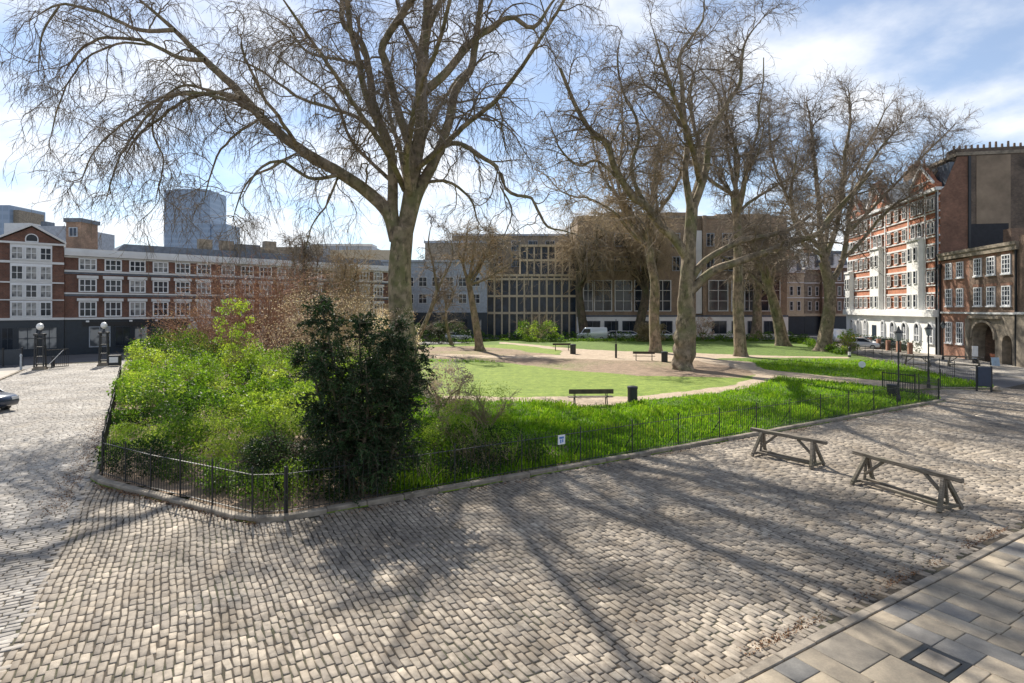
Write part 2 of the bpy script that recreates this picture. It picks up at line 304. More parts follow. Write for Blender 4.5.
# sett fields
def setts(name, poly, along_u, w, lmin, lmax, hole, mat, seed):
    r = np.random.default_rng(seed); px = np.array(poly)
    pu = px@U; pv = px@V
    a0, a1, b0, b1 = (pu.min(), pu.max(), pv.min(), pv.max())
    if along_u: a0, a1, b0, b1 = b0, b1, a0, a1         # a = across the courses, b = along a course
    A, B, LW, LL = [], [], [], []
    a = a0
    while a < a1:
        ww = w*r.uniform(.9, 1.12)
        n = int((b1-b0)/((lmin+lmax)/2))+6
        ls = r.uniform(lmin, lmax, n); e = b0-r.uniform(0, .3)+np.cumsum(ls)
        A.append(np.full(n, a+ww/2)); B.append(e-ls/2); LW.append(np.full(n, ww)); LL.append(ls); a += ww
    A, B, LW, LL = map(np.concatenate, (A, B, LW, LL))
    A = A+.05*np.sin(B*.55)+.035*np.sin(B*1.3+A*.3)      # courses wander a little
    cu, cv = (B, A) if along_u else (A, B)
    X = cu*U[0]+cv*V[0]; Y = cu*U[1]+cv*V[1]
    k = inside(X, Y, poly)
    for h in hole: k &= ~inside(X, Y, h)
    A, B, LW, LL = A[k], B[k], LW[k], LL[k]; n = len(A)
    gap = r.uniform(.012, .022, n); bev = r.uniform(.009, .018, n); hh = r.uniform(.033, .040, n)
    sg = np.array([(-1, -1), (1, -1), (1, 1), (-1, 1)])
    rot = r.normal(0, .035, n)
    vs = np.zeros((n, 12, 3)); jit = r.normal(0, .007, (n, 4, 2))
    for ring, (ins, z) in enumerate(((0, -.01), (.30, .80), (1.0, 1.0))):
        for c_ in range(4):
            da = sg[c_, 0]*(LW/2-gap/2-bev*ins)+jit[:, c_, 0]; db = sg[c_, 1]*(LL/2-gap/2-bev*ins)+jit[:, c_, 1]
            aa = A+da*np.cos(rot)-db*np.sin(rot); bb = B+da*np.sin(rot)+db*np.cos(rot)
            uu, vv = (bb, aa) if along_u else (aa, bb)
            vs[:, ring*4+c_, 0] = uu*U[0]+vv*V[0]; vs[:, ring*4+c_, 1] = uu*U[1]+vv*V[1]
            vs[:, ring*4+c_, 2] = hh*z+(r.normal(0, .0015, n) if ring == 2 else 0)
    q = []
    for ring in (0, 1):
        for c_ in range(4): q.append((ring*4+c_, ring*4+(c_+1) % 4, ring*4+4+(c_+1) % 4, ring*4+4+c_))
    q.append((8, 9, 10, 11)); q = np.array(q)
    if along_u: q = q[:, ::-1]
    Q = (np.arange(n)[:, None, None]*12+q[None]).reshape(-1, 4)
    me = npmesh(name, vs.reshape(-1, 3), Q, mat, True, {'rnd': np.repeat(np.clip(r.normal(.55, .15, n), 0, 1), 12)})
    return tag(link(name, me), kind='structure')
def sheet(name, poly, z, mat, kind='structure'):
    b = MB(); b.slab(poly, z-.05, z); return tag(b.build(name, mat), kind=kind)
fore = [uv(-2.1, 3), uv(9, 3), uv(9, 5.35), uv(62, 5.35), uv(62, 16), uv(50, 22), uv(45, 24), uv(-2.1, 23)]
PB = PARK
sheet('road_bed', [uv(-10.4, 2), uv(62, 2), uv(62, 15.8), uv(46, 15.2), uv(40, 20), uv(-3, 20), uv(-4.2, 68), uv(-10.4, 68)], .020, M['joint'])
setts('cobbled_forecourt', fore, False, .122, .21, .35, [PB, [uv(46.2, 14), uv(80, 14), uv(80, 60), uv(46.2, 60)]], M['sett'], 3)
setts('cobbled_road', [uv(-10.3, 3), uv(-2.02, 3), uv(-2.02, 30), uv(-3.6, 66), uv(-10.3, 66)], True, .13, .20, .32, [PB], M['settpale'], 4)
sheet('path', [uv(-10.5, 2), uv(-10.5, 62), uv(-22, 62), uv(-22, 2)], .016, M['sandpave'])
sheet('road', [(-60, 47.5), (-33, 56), (6, 96), (40, 96), (40, 104), (-2, 104), (-49, 62.5), (-64, 50)], .004, M['asphalt'])
kb = MB()
def kerb_line(mb, pts, w, z0, z1, closed=False, seg=1.0, side=1):
    for i in range(len(pts)-1):
        a = Vector((*pts[i], 0)); b = Vector((*pts[i+1], 0)); d = (b-a); L = d.length; d.normalize(); nrm = Vector((-d.y, d.x, 0))*side
        n = max(1, round(L/seg))
        for k in range(n):
            p = a+d*(L*k/n+.006); q = a+d*(L*(k+1)/n-.006); j = random.uniform(-.008, .008)
            mb.add([p+nrm*j+Vector((0, 0, z0)), q+nrm*j+Vector((0, 0, z0)), q+nrm*(w+j)+Vector((0, 0, z0)), p+nrm*(w+j)+Vector((0, 0, z0)),
                    p+nrm*j+Vector((0, 0, z1+j)), q+nrm*j+Vector((0, 0, z1+j)), q+nrm*(w+j)+Vector((0, 0, z1+j)), p+nrm*(w+j)+Vector((0, 0, z1+j))],
                   [(0, 3, 2, 1), (4, 5, 6, 7), (0, 1, 5, 4), (1, 2, 6, 5), (2, 3, 7, 6), (3, 0, 4, 7)])
kerb_line(kb, [uv(-3.2, 50)]+corner+[gate_end], .22, -.05, .15)
kerb_line(kb, [uv(42.2, 17.0), uv(44.8, 15.3), uv(45.3, 15.4), (37.7, 61.7)], .2, -.05, .14)
tag(kb.build('kerb', M['kerb'], bevel=.02), kind='structure')
kb = MB(); kerb_line(kb, [uv(2, 5.02), uv(70, 5.02)], .17, -.05, .135, seg=.8); tag(kb.build('pavement_kerb', M['kerb'], bevel=.015), kind='structure')
kb = MB(); kerb_line(kb, [uv(-10.4, 2), uv(-10.4, 62)], .2, -.05, .10, side=1); tag(kb.build('road_kerb', M['kerb'], bevel=.015), kind='structure')
# flagstones: courses at right angles to the kerb
fb = []; rn = []; u = 2.0
sheet('pavement_bed', [uv(2, -12), uv(70, -12), uv(70, 5.02), uv(2, 5.02)], .10, M['joint'])
MH = uv(10.2, 3.2)
mhu, mhv = np.array(G(936, 661, .14))@U, np.array(G(936, 661, .14))@V
vs = []; qs = []
while u < 60:
    w = random.choice((.38, .42, .46, .52, .56))
    if u < mhu-.37 < u+.95: w = mhu-.37-u
    if abs(u-(mhu-.37)) < 1e-6: w = .74
    v = 5.0-random.choice((0, .0, .0))
    first = True
    while v > -11:
        L = random.choice((.4, .52, .62, .75, .88)) if not first else random.choice((.4, .7, .9)); first = False
        a0, a1, b0, b1 = u+.007, u+w-.007, v-L+.007, v-.007
        if abs(a0-(mhu-.363)) < .01:                     # the course that holds the cover is cut to meet it
            if b0 < mhv-.30 < b1: b1 = mhv-.31
            elif b0 < mhv+.30 < b1: b0 = mhv+.31
        if not (a1-.05 > mhu-.36 and a0 < mhu+.36 and b1 > mhv-.30 and b0 < mhv+.30):
            z = .135+random.uniform(-.003, .004); b = len(vs); tl = random.uniform(-.002, .002)
            bv = .012
            for ins, zz_ in ((0, .09), (0, z-.008), (bv, z)):
                for x, y in ((a0+ins, b0+ins), (a1-ins, b0+ins), (a1-ins, b1-ins), (a0+ins, b1-ins)):
                    p = uv(x, y); vs.append((p[0], p[1], zz_+(tl if ins else 0)))
            for r_ in (0, 4):
                for c_ in range(4): qs.append((b+r_+c_, b+r_+(c_+1) % 4, b+r_+4+(c_+1) % 4, b+r_+4+c_))
            qs.append((b+8, b+9, b+10, b+11)); rn += [random.random()]*12
        v -= L
    u += w
tag(link('pavement', npmesh('pavement', vs, qs, M['flag'], False, {'rnd': rn})), kind='structure')
# inspection cover
mh = empty('inspection_cover', (*uv(mhu, mhv), .10), math.atan2(U[1], U[0]), 'square stone-filled inspection cover in a dark metal frame set in the flagstones', 'drain cover')
b = MB()
for x0, x1, y0, y1 in ((-.36, .36, -.30, -.22), (-.36, .36, .22, .30), (-.36, -.27, -.22, .22), (.27, .36, -.22, .22)): b.box(x0, x1, y0, y1, .0, .03)
b.build('frame', M['iron'], mh, .004)
b = MB(); b.box(-.25, .25, -.2, .2, 0, .038); b.build('lid', M['kerb'], mh, .004)

# park ground grid with masks
x = np.arange(-62, 64, .3); y = np.arange(9, 98, .3); XX, YY = np.meshgrid(x, y)
def snoise(X, Y, s, seed=0):
    r = np.random.default_rng(seed); o = np.zeros_like(X)
    for i in range(7):
        a = r.uniform(0, 6.28); f = s*r.uniform(.5, 2.2); o += np.sin((X*np.cos(a)+Y*np.sin(a))*f+r.uniform(0, 6.28)+1.3*np.sin((Y*np.cos(a*2)-X*np.sin(a*2))*f*.6))
    return o/7
def gz(X, Y): return .10+.07*snoise(X, Y, .25, 5)+.03*snoise(X, Y, .9, 6)
PP = lambda pts: [G(a, b, .1) for a, b in pts]
paths = [
 PP([(440, 396), (485, 396.5), (560, 397.5), (640, 396), (690, 391), (732, 385), (755, 379), (752, 372), (725, 366), (700, 362), (700, 358), (752, 362), (765, 370), (800, 373.5), (840, 377), (900, 382), (950, 387), (1000, 392), (985, 396), (948, 400), (930, 393), (897, 387.5), (840, 382), (800, 378.5), (778, 377.5), (768, 382), (750, 388), (710, 394), (676, 397), (640, 400.5), (610, 405), (575, 406), (550, 401.5), (485, 401), (440, 400)]),
 PP([(440, 354), (500, 356), (560, 355), (562, 350.5), (530, 346.5), (500, 343.5), (500, 342), (530, 344.5), (570, 348.5), (600, 350), (640, 352), (690, 353), (770, 355.6), (850, 357), (850, 358.5), (770, 357.2), (720, 358), (690, 361), (640, 361), (560, 358), (500, 358.5), (430, 357)]),
]
bare = [PP([(415, 350), (470, 348), (540, 353), (570, 356), (600, 357), (700, 360), (752, 367), (760, 374), (745, 379), (690, 377), (640, 376), (560, 370), (500, 362), (415, 358)]),
        PP([(415, 348), (470, 346), (520, 350), (545, 355), (415, 357)])]
def mask(polys):
    w = np.zeros_like(XX); wx = XX+.25*snoise(XX, YY, 1.3, 1); wy = YY+.5*snoise(XX, YY, 1.1, 2)
    for p in polys: w = np.maximum(w, inside(wx, wy, p).astype(float))
    for _ in range(2):
        w[1:-1, 1:-1] = (w[1:-1, 1:-1]*2+w[:-2, 1:-1]+w[2:, 1:-1]+w[1:-1, :-2]+w[1:-1, 2:])/6
    return w
mp_ = mask(paths); mb_ = mask(bare)*(.68+.35*snoise(XX, YY, .35, 9)); mb_ = np.maximum(mb_, .75*inside(XX, YY, [uv(-4, 60), uv(-4, 14), uv(11.5, 14), uv(12.5, 17), uv(9, 20), uv(8, 34), G(395, 351)])); uu_ = XX*U[0]+YY*U[1]; vv_ = XX*V[0]+YY*V[1]
lawn_poly = [PP([(420, 362), (520, 362), (600, 370), (700, 376), (760, 372), (770, 378), (735, 388), (690, 394), (600, 398), (430, 398), (400, 380)]),
             PP([(415, 345), (560, 345), (570, 352), (540, 357), (415, 357)])]
mm_ = 1-mask(lawn_poly)
keep = inside(XX, YY, PARK)
kk = keep[:-1, :-1] & keep[1:, :-1] & keep[:-1, 1:] & keep[1:, 1:]
idx = np.arange(XX.size).reshape(XX.shape)
q = np.stack([idx[:-1, :-1][kk], idx[:-1, 1:][kk], idx[1:, 1:][kk], idx[1:, :-1][kk]], 1)
ZZ = gz(XX, YY)
me = npmesh('park_lawn', np.stack([XX, YY, ZZ], -1).reshape(-1, 3), q, M['park'], True, {'path': mp_.ravel(), 'bare': mb_.ravel(), 'meadow': mm_.ravel()})
tag(link('park_lawn', me), kind='structure')
sheet('park_soil', [(p[0], p[1]) for p in PARK], .055, M['park'])

# ------------------------------------------------------------------ leaf clouds
def quads_from(c, size, ang, seed, flat=0.0, aspect=.45, up=None):
    """one diamond leaf per point"""
    r = np.random.default_rng(seed); n = len(c)
    t = r.normal(size=(n, 3)); t[:, 2] = t[:, 2]*(1-flat)
    if up is not None: t = t*.45+np.array((0, 0, up))
    t /= np.linalg.norm(t, axis=1)[:, None]
    w = np.cross(t, r.normal(size=(n, 3))); w /= np.linalg.norm(w, axis=1)[:, None]
    s = (size*r.uniform(.6, 1.4, n))[:, None]
    v = np.stack([c-t*s*.5, c+w*s*aspect*.5, c+t*s*.5, c-w*s*aspect*.5], 1).reshape(-1, 3)
    return v, np.arange(n*4).reshape(n, 4)
def leafmesh(name, c, size, mat, seed, rnd=None, **k):
    v, q = quads_from(c, size, 0, seed, **k)
    r = np.random.default_rng(seed+1)
    rv = r.random(len(c)) if rnd is None else np.clip(rnd+r.normal(0, .15, len(c)), 0, 1)
    return npmesh(name, v, q, mat, True, {'rnd': np.repeat(rv, 4)})
def clump_pts(r, n, centers, rad, squash=.8):
    """points on the outer shells of many small clumps"""
    k = r.integers(0, len(centers), n); d = r.normal(size=(n, 3)); d /= np.linalg.norm(d, axis=1)[:, None]
    rr = rad[k]*r.uniform(.35, 1, n)**.6; p = centers[k]+d*rr[:, None]*np.array((1, 1, squash)); return p, k

# ------------------------------------------------------------------ trees
def nrm(a): return a/np.maximum(np.linalg.norm(a, axis=-1, keepdims=True), 1e-9)
class Tubes:
    def __init__(s): s.v = []; s.q = []; s.n = 0
    def add(s, pts, rad, sides):
        N, n, _ = pts.shape
        t = np.empty_like(pts); t[:, 1:-1] = pts[:, 2:]-pts[:, :-2]; t[:, 0] = pts[:, 1]-pts[:, 0]; t[:, -1] = pts[:, -1]-pts[:, -2]; t = nrm(t)
        ref = nrm(np.cross(t[:, :1], np.array((.31, .52, .21)))); ref = np.repeat(ref, n, 1)
        a = nrm(np.cross(t, ref)); b = np.cross(t, a)
        ang = np.arange(sides)*2*math.pi/sides
        ring = a[:, :, None]*np.cos(ang)[None, None, :, None]+b[:, :, None]*np.sin(ang)[None, None, :, None]
        v = pts[:, :, None]+ring*rad[:, :, None, None] if rad.ndim == 2 else pts[:, :, None]+ring*rad[..., None]
        base = s.n+np.arange(N)[:, None, None]*n*sides+np.arange(n-1)[None, :, None]*sides
        i = np.arange(sides)[None, None]; j = (i+1) % sides
        q = np.stack([base+i, base+j, base+sides+j, base+sides+i], -1).reshape(-1, 4)
        s.v.append(v.reshape(-1, 3)); s.q.append(q); s.n += N*n*sides
    def mesh(s, name, mat): return npmesh(name, np.concatenate(s.v), np.concatenate(s.q), mat)
def grow(r, st, d, L, nseg, wig, trop):
    N = len(st); pts = np.empty((N, nseg+1, 3)); pts[:, 0] = st; d = nrm(d.copy()); step = (L/nseg)[:, None]
    for i in range(nseg):
        d = d+r.normal(size=(N, 3))*wig; d[:, 2] += trop if np.isscalar(trop) else trop[min(i, len(trop)-1)]; d = nrm(d)
        pts[:, i+1] = pts[:, i]+d*step
    return pts
def spawn(r, pts, rad, per, lo, hi, ang, spread=.35):
    N, n, _ = pts.shape; k = np.repeat(np.arange(N), per); t = r.uniform(lo, hi, len(k))*(n-1); i = np.minimum(t.astype(int), n-2); f = (t-i)[:, None]
    p = pts[k, i]*(1-f)+pts[k, i+1]*f; tan = nrm(pts[k, i+1]-pts[k, i]); rr = rad[k, i]*(1-f[:, 0])+rad[k, i+1]*f[:, 0]
    side = nrm(np.cross(tan, r.normal(size=p.shape))); a = (ang+r.normal(0, spread, len(k)))[:, None]
    return p, nrm(tan*np.cos(a)+side*np.sin(a)), rr, t/(n-1)
def resample(pts, n):
    p = np.array(pts, float); P_ = np.vstack([2*p[0]-p[1], p, 2*p[-1]-p[-2]]); L = np.r_[0, np.cumsum(np.linalg.norm(np.diff(p, axis=0), axis=1))]
    ts = np.linspace(0, L[-1], n); o = []
    for t in ts:
        i = min(np.searchsorted(L, t, side='right')-1, len(p)-2); f = (t-L[i])/max(L[i+1]-L[i], 1e-9)
        a, b, c, d = P_[i:i+4]; o.append(.5*((2*b)+(-a+c)*f+(2*a-5*b+4*c-d)*f*f+(-a+3*b-3*c+d)*f**3))
    return np.array(o)
def tree(label, group, base, lines, seed, sec=(1.1, 4.5), ter=(8, 1.9), twg=(7, .75), minr=.011, droop=-.05, updir=.12, mats=('bark', 'twig'), gnarl=0, auto=None, tdroop=-.1, sides=12, wig=.22, cat='tree', name='plane_tree'):
    """lines: list of (points, r0, r1, bears) in world metres; bears = share of length carrying side branches"""
    r = np.random.default_rng(seed); T = Tubes(); C = Tubes(); o = np.array(base, float)
    bearing = []
    for pts, r0, r1, bears in lines:
        L = float(np.sum(np.linalg.norm(np.diff(np.array(pts), axis=0), axis=1))); n = max(8, int(L/(.16 if bears < 0 else .45)))
        p = resample(pts, n)-o; s = np.linspace(0, 1, n)
        if len(pts) and bears >= 0 and n > 10: p[1:-1] += np.cumsum(r.normal(0, .035 if bears >= 0 else .008, (n-2, 3)), 0)*np.hanning(n)[1:-1, None]*1.2
        rad = r0+(r1-r0)*s**.85
        if bears < 0:                                       # the trunk: root flare and lumps
            rad = rad*(1+.4*np.exp(-s*L/.5))
            rr = np.repeat(rad[None, :, None], sides*2, 2); a = np.arange(sides*2)*math.pi/sides
            zz_ = np.linspace(0, L, n)[:, None]
            rr = rr*(1+.05*np.sin(3*a+zz_*.7)+.03*np.sin(5*a-zz_)+np.exp(-zz_/.5)*.12*np.sin(5*a+1))
            if gnarl: rr = rr*(1+gnarl*(np.sin(zz_*4.6+2.2*np.sin(a+zz_*.7))*.55+.55*np.sin(2*a+zz_*2.3)*np.sin(zz_*1.7+1))*np.clip(1.25-zz_/6.0, 0, 1)+.32*np.exp(-((zz_-2.6)/2.0)**2))
            T.add(p[None], rr, sides*2)
            if bears < -1: bearing.append((p, rad, .35, 1))
        else:
            if r1 < .11: rad = np.minimum(rad, minr*1.2+np.linalg.norm(p-p[-1], axis=1)*.03)
            if r0 < .12: rad = np.minimum(rad, .05+np.linalg.norm(p-p[0], axis=1)*.05)
            T.add(p[None], rad[None], 9 if r0 > .1 else 6); bearing.append((p, rad, 1-bears, bears))
    if auto:                                                # procedural limbs from a fork
        for (pt, d, L, r0, k) in auto:
            st = np.repeat(np.array(pt, float)[None]-o, k, 0); dd = nrm(np.array(d, float)[None]+r.normal(0, .42, (k, 3))*np.array((1, 1, .5)))
            LL = L*r.uniform(.75, 1.1, k); p = grow(r, st, dd, LL, 14, .13, .05); rad = np.linspace(r0*.8, .05, 15)[None].repeat(k, 0)
            T.add(p, rad, 8)
            for j in range(k): bearing.append((p[j], rad[j], .2, .8))
    S2 = []; 
    for p, rad, lo, _ in bearing:
        L = float(np.sum(np.linalg.norm(np.diff(p, axis=0), axis=1))); per = max(3, int(L*(1-max(lo, .05))*sec[0]))
        st, d, rr, t = spawn(r, p[None], rad[None], per, max(lo, .05), 1.0, .85); d[:, 2] += updir; S2.append((st, d, rr, t))
    st = np.concatenate([a[0] for a in S2]); d = np.concatenate([a[1] for a in S2]); rr = np.concatenate([a[2] for a in S2]); t = np.concatenate([a[3] for a in S2])
    LL = sec[1]*r.uniform(.45, 1.25, len(st))*(1.12-.45*t); p2 = grow(r, st, d, LL, 10, wig, (.05, .05, .03, 0, droop, droop, droop, droop*1.5))
    r0 = np.clip(rr*.36, minr*2.0, .065); rad2 = r0[:, None]*np.linspace(1, 0, 11)[None]**.8+minr*1.1
    C.add(p2, rad2, 5)
    s3, d3, r3, t3 = spawn(r, p2, rad2, ter[0], .15, 1.0, .75)
    p3 = grow(r, s3, d3, ter[1]*r.uniform(.4, 1.3, len(s3)), 6, wig, (0, tdroop*.5, tdroop, tdroop, tdroop*1.5, tdroop*1.5)); rad3 = np.clip(r3*.55, minr*1.1, .03)[:, None]*np.linspace(1, .55, 7)[None]; rad3 = np.maximum(rad3, minr)
    C.add(p3, rad3, 3)
    s4, d4, r4, t4 = spawn(r, p3, rad3, twg[0], .1, 1.0, .7)
    p4 = grow(r, s4, d4, twg[1]*r.uniform(.4, 1.3, len(s4)), 3, .25, tdroop); rad4 = np.linspace(minr, minr*.55, 4)[None].repeat(len(s4), 0)
    C.add(p4, rad4, 3)
    e = empty(name, base, 0, label, cat, group)
    link('trunk', T.mesh('trunk', M[mats[0]]), e); link('crown', C.mesh('crown', M[mats[1]]), e)
    return e, p4+o
def PL(pts, Y0, dY=None):
    """pixel polyline at depth Y0 (+ offsets)"""
    return [P(a, b, Y0+(c[0] if c else 0)) for a, b, *c in pts]

PG = 'bare plane trees in the garden'
Y = 38.0
T1 = [
 (PL([(405, 386), (404, 355), (402, 330), (401, 300), (400, 262), (402, 228)], Y), .88, .70, -1),
 (PL([(397, 240), (389, 214), (372, 196), (350, 180, -.7), (300, 150, -2), (262, 118, -3), (235, 90, -4), (205, 60, -4.5), (175, 30, -5), (140, 0, -5.5), (110, -22, -6)], Y), .52, .10, .85),
 (PL([(399, 250), (393, 215), (392, 180), (389, 148), (374, 108), (371, 70, .5), (365, 42, 1), (347, 26, 1), (343, 4, 1.5), (345, -30, 2)], Y), .42, .12, .75),
 (PL([(403, 240), (409, 205), (415, 170), (422, 120), (420, 82), (422, 42), (424, 0), (430, -60, 1), (425, -130, 1)], Y), .56, .18, .75),
 (PL([(420, 62), (415, 45), (404, 25), (396, 0), (385, -40, -2)], Y), .25, .09, .9),
 (PL([(405, 238), (417, 195), (434, 160), (447, 122), (452, 88), (466, 68), (475, 25), (482, -10), (500, -60, 2)], Y), .46, .10, .8),
 (PL([(424, 92), (445, 74), (459, 57), (474, 40), (490, 29), (513, 17), (535, 28), (555, 0), (575, -25)], Y), .32, .10, .8),
 (PL([(438, 150), (452, 143), (466, 146), (480, 156), (494, 166), (502, 186), (513, 192), (527, 194), (536, 210), (546, 226), (562, 230), (581, 237)], Y), .19, .06, .9),
 (PL([(428, 182), (445, 181), (459, 190), (470, 203), (477, 221), (486, 232)], Y), .12, .05, .9),
 (PL([(300, 150), (280, 118, -3), (262, 95, -4), (245, 60, -5), (240, 30, -6)], Y-2), .14, .06, .9),
 (PL([(262, 118), (235, 100), (205, 88), (180, 86), (160, 98), (140, 105)], Y-4), .13, .05, .9),
 (PL([(240, 98), (215, 92), (190, 100), (165, 118), (140, 135), (120, 165)], Y-5), .13, .05, .9),
 (PL([(205, 60), (180, 58), (150, 45), (110, 38), (80, 50), (60, 80)], Y-5), .14, .05, .9),
 (PL([(175, 30), (140, 30), (100, 12), (60, 5), (30, 20)], Y-6), .13, .05, .9),
 (PL([(390, 150, -1), (360, 120), (330, 108), (300, 95), (262, 70), (225, 55)], Y+1), .16, .06, .9),
 (PL([(392, 182, -1), (350, 140), (335, 100), (300, 75, 2), (270, 50, 4)], Y+1), .14, .05, .9),
 (PL([(371, 70), (345, 60), (310, 50), (290, 25), (260, 10)], Y+1), .14, .05, .9),
 (PL([(340, 175), (310, 178, -2), (285, 160, -4), (262, 168, -5), (240, 200, -6)], Y-1), .13, .05, .9),
 (PL([(414, 160), (398, 110, -.5), (386, 62, -1.0), (386, 42, -1.5), (428, -17, -3.3), (475, -75, -5), (520, -120, -6)], Y), .30, .17, .8),
 (PL([(422, 42), (450, -20, -1), (480, -80, -3), (500, -150, -4)], Y), .22, .13, .8),
 (PL([(389, 148), (360, 80, -2), (345, 0, -4), (340, -90, -6)], Y), .24, .13, .8),
 # arching side limbs with hanging ends
 (PL([(234, 101), (187, 92), (156, 104, -1), (133, 129, -1), (115, 165, -2), (105, 205, -2)], Y-5), .11, .03, .9),
 (PL([(205, 92), (165, 98), (130, 120), (95, 150), (78, 190)], Y-6), .10, .03, .9),
 (PL([(262, 118), (235, 135), (213, 160), (203, 205)], Y-3), .10, .03, .9),
 (PL([(297, 153), (270, 168), (244, 184), (232, 222)], Y-2), .11, .03, .9),
 (PL([(165, 98), (150, 128), (160, 165), (155, 205)], Y-5), .08, .03, .9),
 (PL([(150, 45), (118, 44), (85, 62), (62, 95), (50, 140)], Y-5), .08, .03, .9),
 (PL([(60, 5), (42, 35), (38, 80)], Y-6), .08, .03, .9),
 (PL([(500, 186), (512, 212), (500, 245)], Y), .07, .03, .9),
 (PL([(340, 172), (330, 195), (312, 222), (306, 250)], Y-1), .09, .03, .9),
 # limbs coming forward and going back
 (PL([(410, 200), (405, 150, -3), (415, 90, -6), (440, 30, -9), (460, -60, -12)], Y), .26, .06, .8),
 (PL([(415, 170), (450, 140, -3), (500, 90, -7), (550, 20, -11), (600, -60, -13)], Y), .22, .05, .85),
 (PL([(405, 190), (380, 140, -4), (330, 70, -8), (270, -20, -12)], Y), .22, .05, .8),
 (PL([(408, 190), (400, 150, 4), (390, 90, 8), (395, 40, 11)], Y), .24, .06, .8),
 (PL([(415, 150), (440, 110, 4), (470, 70, 8), (500, 50, 10)], Y), .2, .05, .8),
]
tree('huge bare plane tree with a long limb reaching left, rising behind the dark yew', PG, (*G(405, 386), .05), T1, 21, sec=(1.15, 4.8), ter=(9, 2.6), twg=(8, .8), minr=.0095, droop=-.17, updir=.05, tdroop=-.26, wig=.30)
Y = 47.5
T2 = [
 (PL([(683, 371), (684, 345), (686, 320), (686, 295), (689, 253), (692, 203)], Y), .76, .46, -1),
 (PL([(690, 262), (674, 238), (662, 227), (645, 206, -1), (630, 198, -1.5), (616, 175, -2), (606, 147, -3), (594, 139, -3), (577, 110, -4), (560, 68, -5)], Y), .44, .12, .85),
 (PL([(690, 292), (712, 271), (736, 262), (765, 249), (794, 237, -1), (818, 230, -2), (830, 214, -2), (850, 195, -3), (872, 170, -4)], Y), .40, .16, .75),
 (PL([(690, 282), (700, 266), (714, 255), (736, 243, .5), (765, 238, 1), (788, 231, 1.5), (812, 214, 2)], Y), .32, .14, .75),
 (PL([(691, 210), (685, 170), (687, 133), (676, 125), (655, 95), (643, 84), (636, 60)], Y), .34, .09, .8),
 (PL([(687, 140), (681, 95), (675, 62), (690, 38), (702, 20), (705, -8)], Y), .25, .07, .85),
 (PL([(692, 212), (706, 172), (712, 140), (726, 108), (741, 80), (746, 42), (765, 15)], Y), .36, .08, .85),
 (PL([(700, 180), (690, 140, -4), (670, 80, -7), (650, 20, -9)], Y), .3, .08, .85),
 (PL([(692, 205), (700, 160, 3), (690, 100, 6), (700, 50, 7)], Y), .3, .08, .85),
 (PL([(645, 206), (632, 170), (640, 135), (625, 100), (618, 60), (622, 30)], Y-1), .18, .06, .9),
 (PL([(620, 180), (596, 160), (580, 165), (562, 150), (548, 120)], Y-2), .14, .05, .9),
]
tree('bare plane tree with swollen gnarled trunk and two long low limbs reaching right', PG, (*G(683, 371), .05), T2, 22, sec=(1.7, 5.0), ter=(10, 2.0), twg=(7, .85), minr=.0115, droop=-.05, updir=.14, wig=.32, gnarl=.24, tdroop=-.04)
Y = 60.5
T4 = [(PL([(741, 358), (739, 330), (738, 300), (738, 250), (736, 190)], Y), .64, .36, -1)]
tree('tall bare plane tree with straight mossy trunk right of the gnarled tree', PG, (*G(741, 358), .05), T4, 23, sec=(1.4, 4.2), ter=(10, 2.1), twg=(8, .9), minr=.0135, auto=[(P(736, 195, Y), (-.25, 0, 1), 17, .26, 4), (P(738, 215, Y), (.35, -.1, 1), 15, .24, 3), (P(737, 225, Y), (0, .1, .8), 10, .2, 2)])
Y = 67.5
T5 = [(PL([(823, 352), (827, 325), (830, 300), (829, 282), (824, 262)], Y), .82, .55, -1),
 (PL([(826, 268), (821, 245), (817, 200), (812, 140), (806, 95)], Y), .42, .1, .8),
 (PL([(830, 285), (842, 262), (848, 230), (858, 190), (880, 150), (905, 120)], Y), .36, .1, .85),
 (PL([(824, 262), (838, 220), (845, 170), (850, 120), (848, 85)], Y), .36, .1, .85),
 (PL([(840, 262), (868, 235), (895, 205, -2), (925, 185, -3), (945, 160, -4)], Y), .25, .07, .85),
 (PL([(822, 250), (800, 225), (785, 190), (772, 150), (768, 110)], Y), .3, .08, .85),
 (PL([(846, 235), (880, 200), (915, 165), (940, 140), (955, 125)], Y), .22, .07, .85),
 (PL([(822, 255), (800, 240, -4), (790, 200, -6), (800, 140, -7)], Y), .28, .08, .85),
 (PL([(824, 250), (835, 200, 5), (870, 140, 6), (890, 100, 6)], Y), .28, .08, .85)]
tree('wide bare plane tree with thick leaning trunk, nearest the red brick mansions', PG, (*G(823, 352), .05), T5, 24, sec=(1.7, 4.6), ter=(11, 2.2), twg=(8, .95), minr=.0145, updir=.2, tdroop=.02, droop=.0)
def simple_tree(label, px, py, tops, r0, H0, seed, fork, k=5, ln=9, **kw):
    Yt = G(px, py)[1]; pts = [(px, py)]+tops; a = pts[-1]
    tr = [(PL(pts, Yt), r0, r0*.62, -1)]
    return tree(label, PG, (*G(px, py), .05), tr, seed, auto=[(P(a[0], a[1]+2, Yt), fork, ln, r0*.5, k), (P(a[0], a[1]+8, Yt), (fork[0]*-.6, .2, .8), ln*.85, r0*.4, 3)], **kw)
simple_tree('bare plane tree with straight trunk directly left of the gnarled tree', 656, 353.5, [(654, 320), (655, 285), (651, 262), (648, 240)], .68, 0, 31, (0, 0, 1), k=7, ln=17, sec=(1.3, 4.5), ter=(9, 2.3), twg=(6, 1.0), minr=.018, mats=('bark', 'twigwarm'), tdroop=-.16)
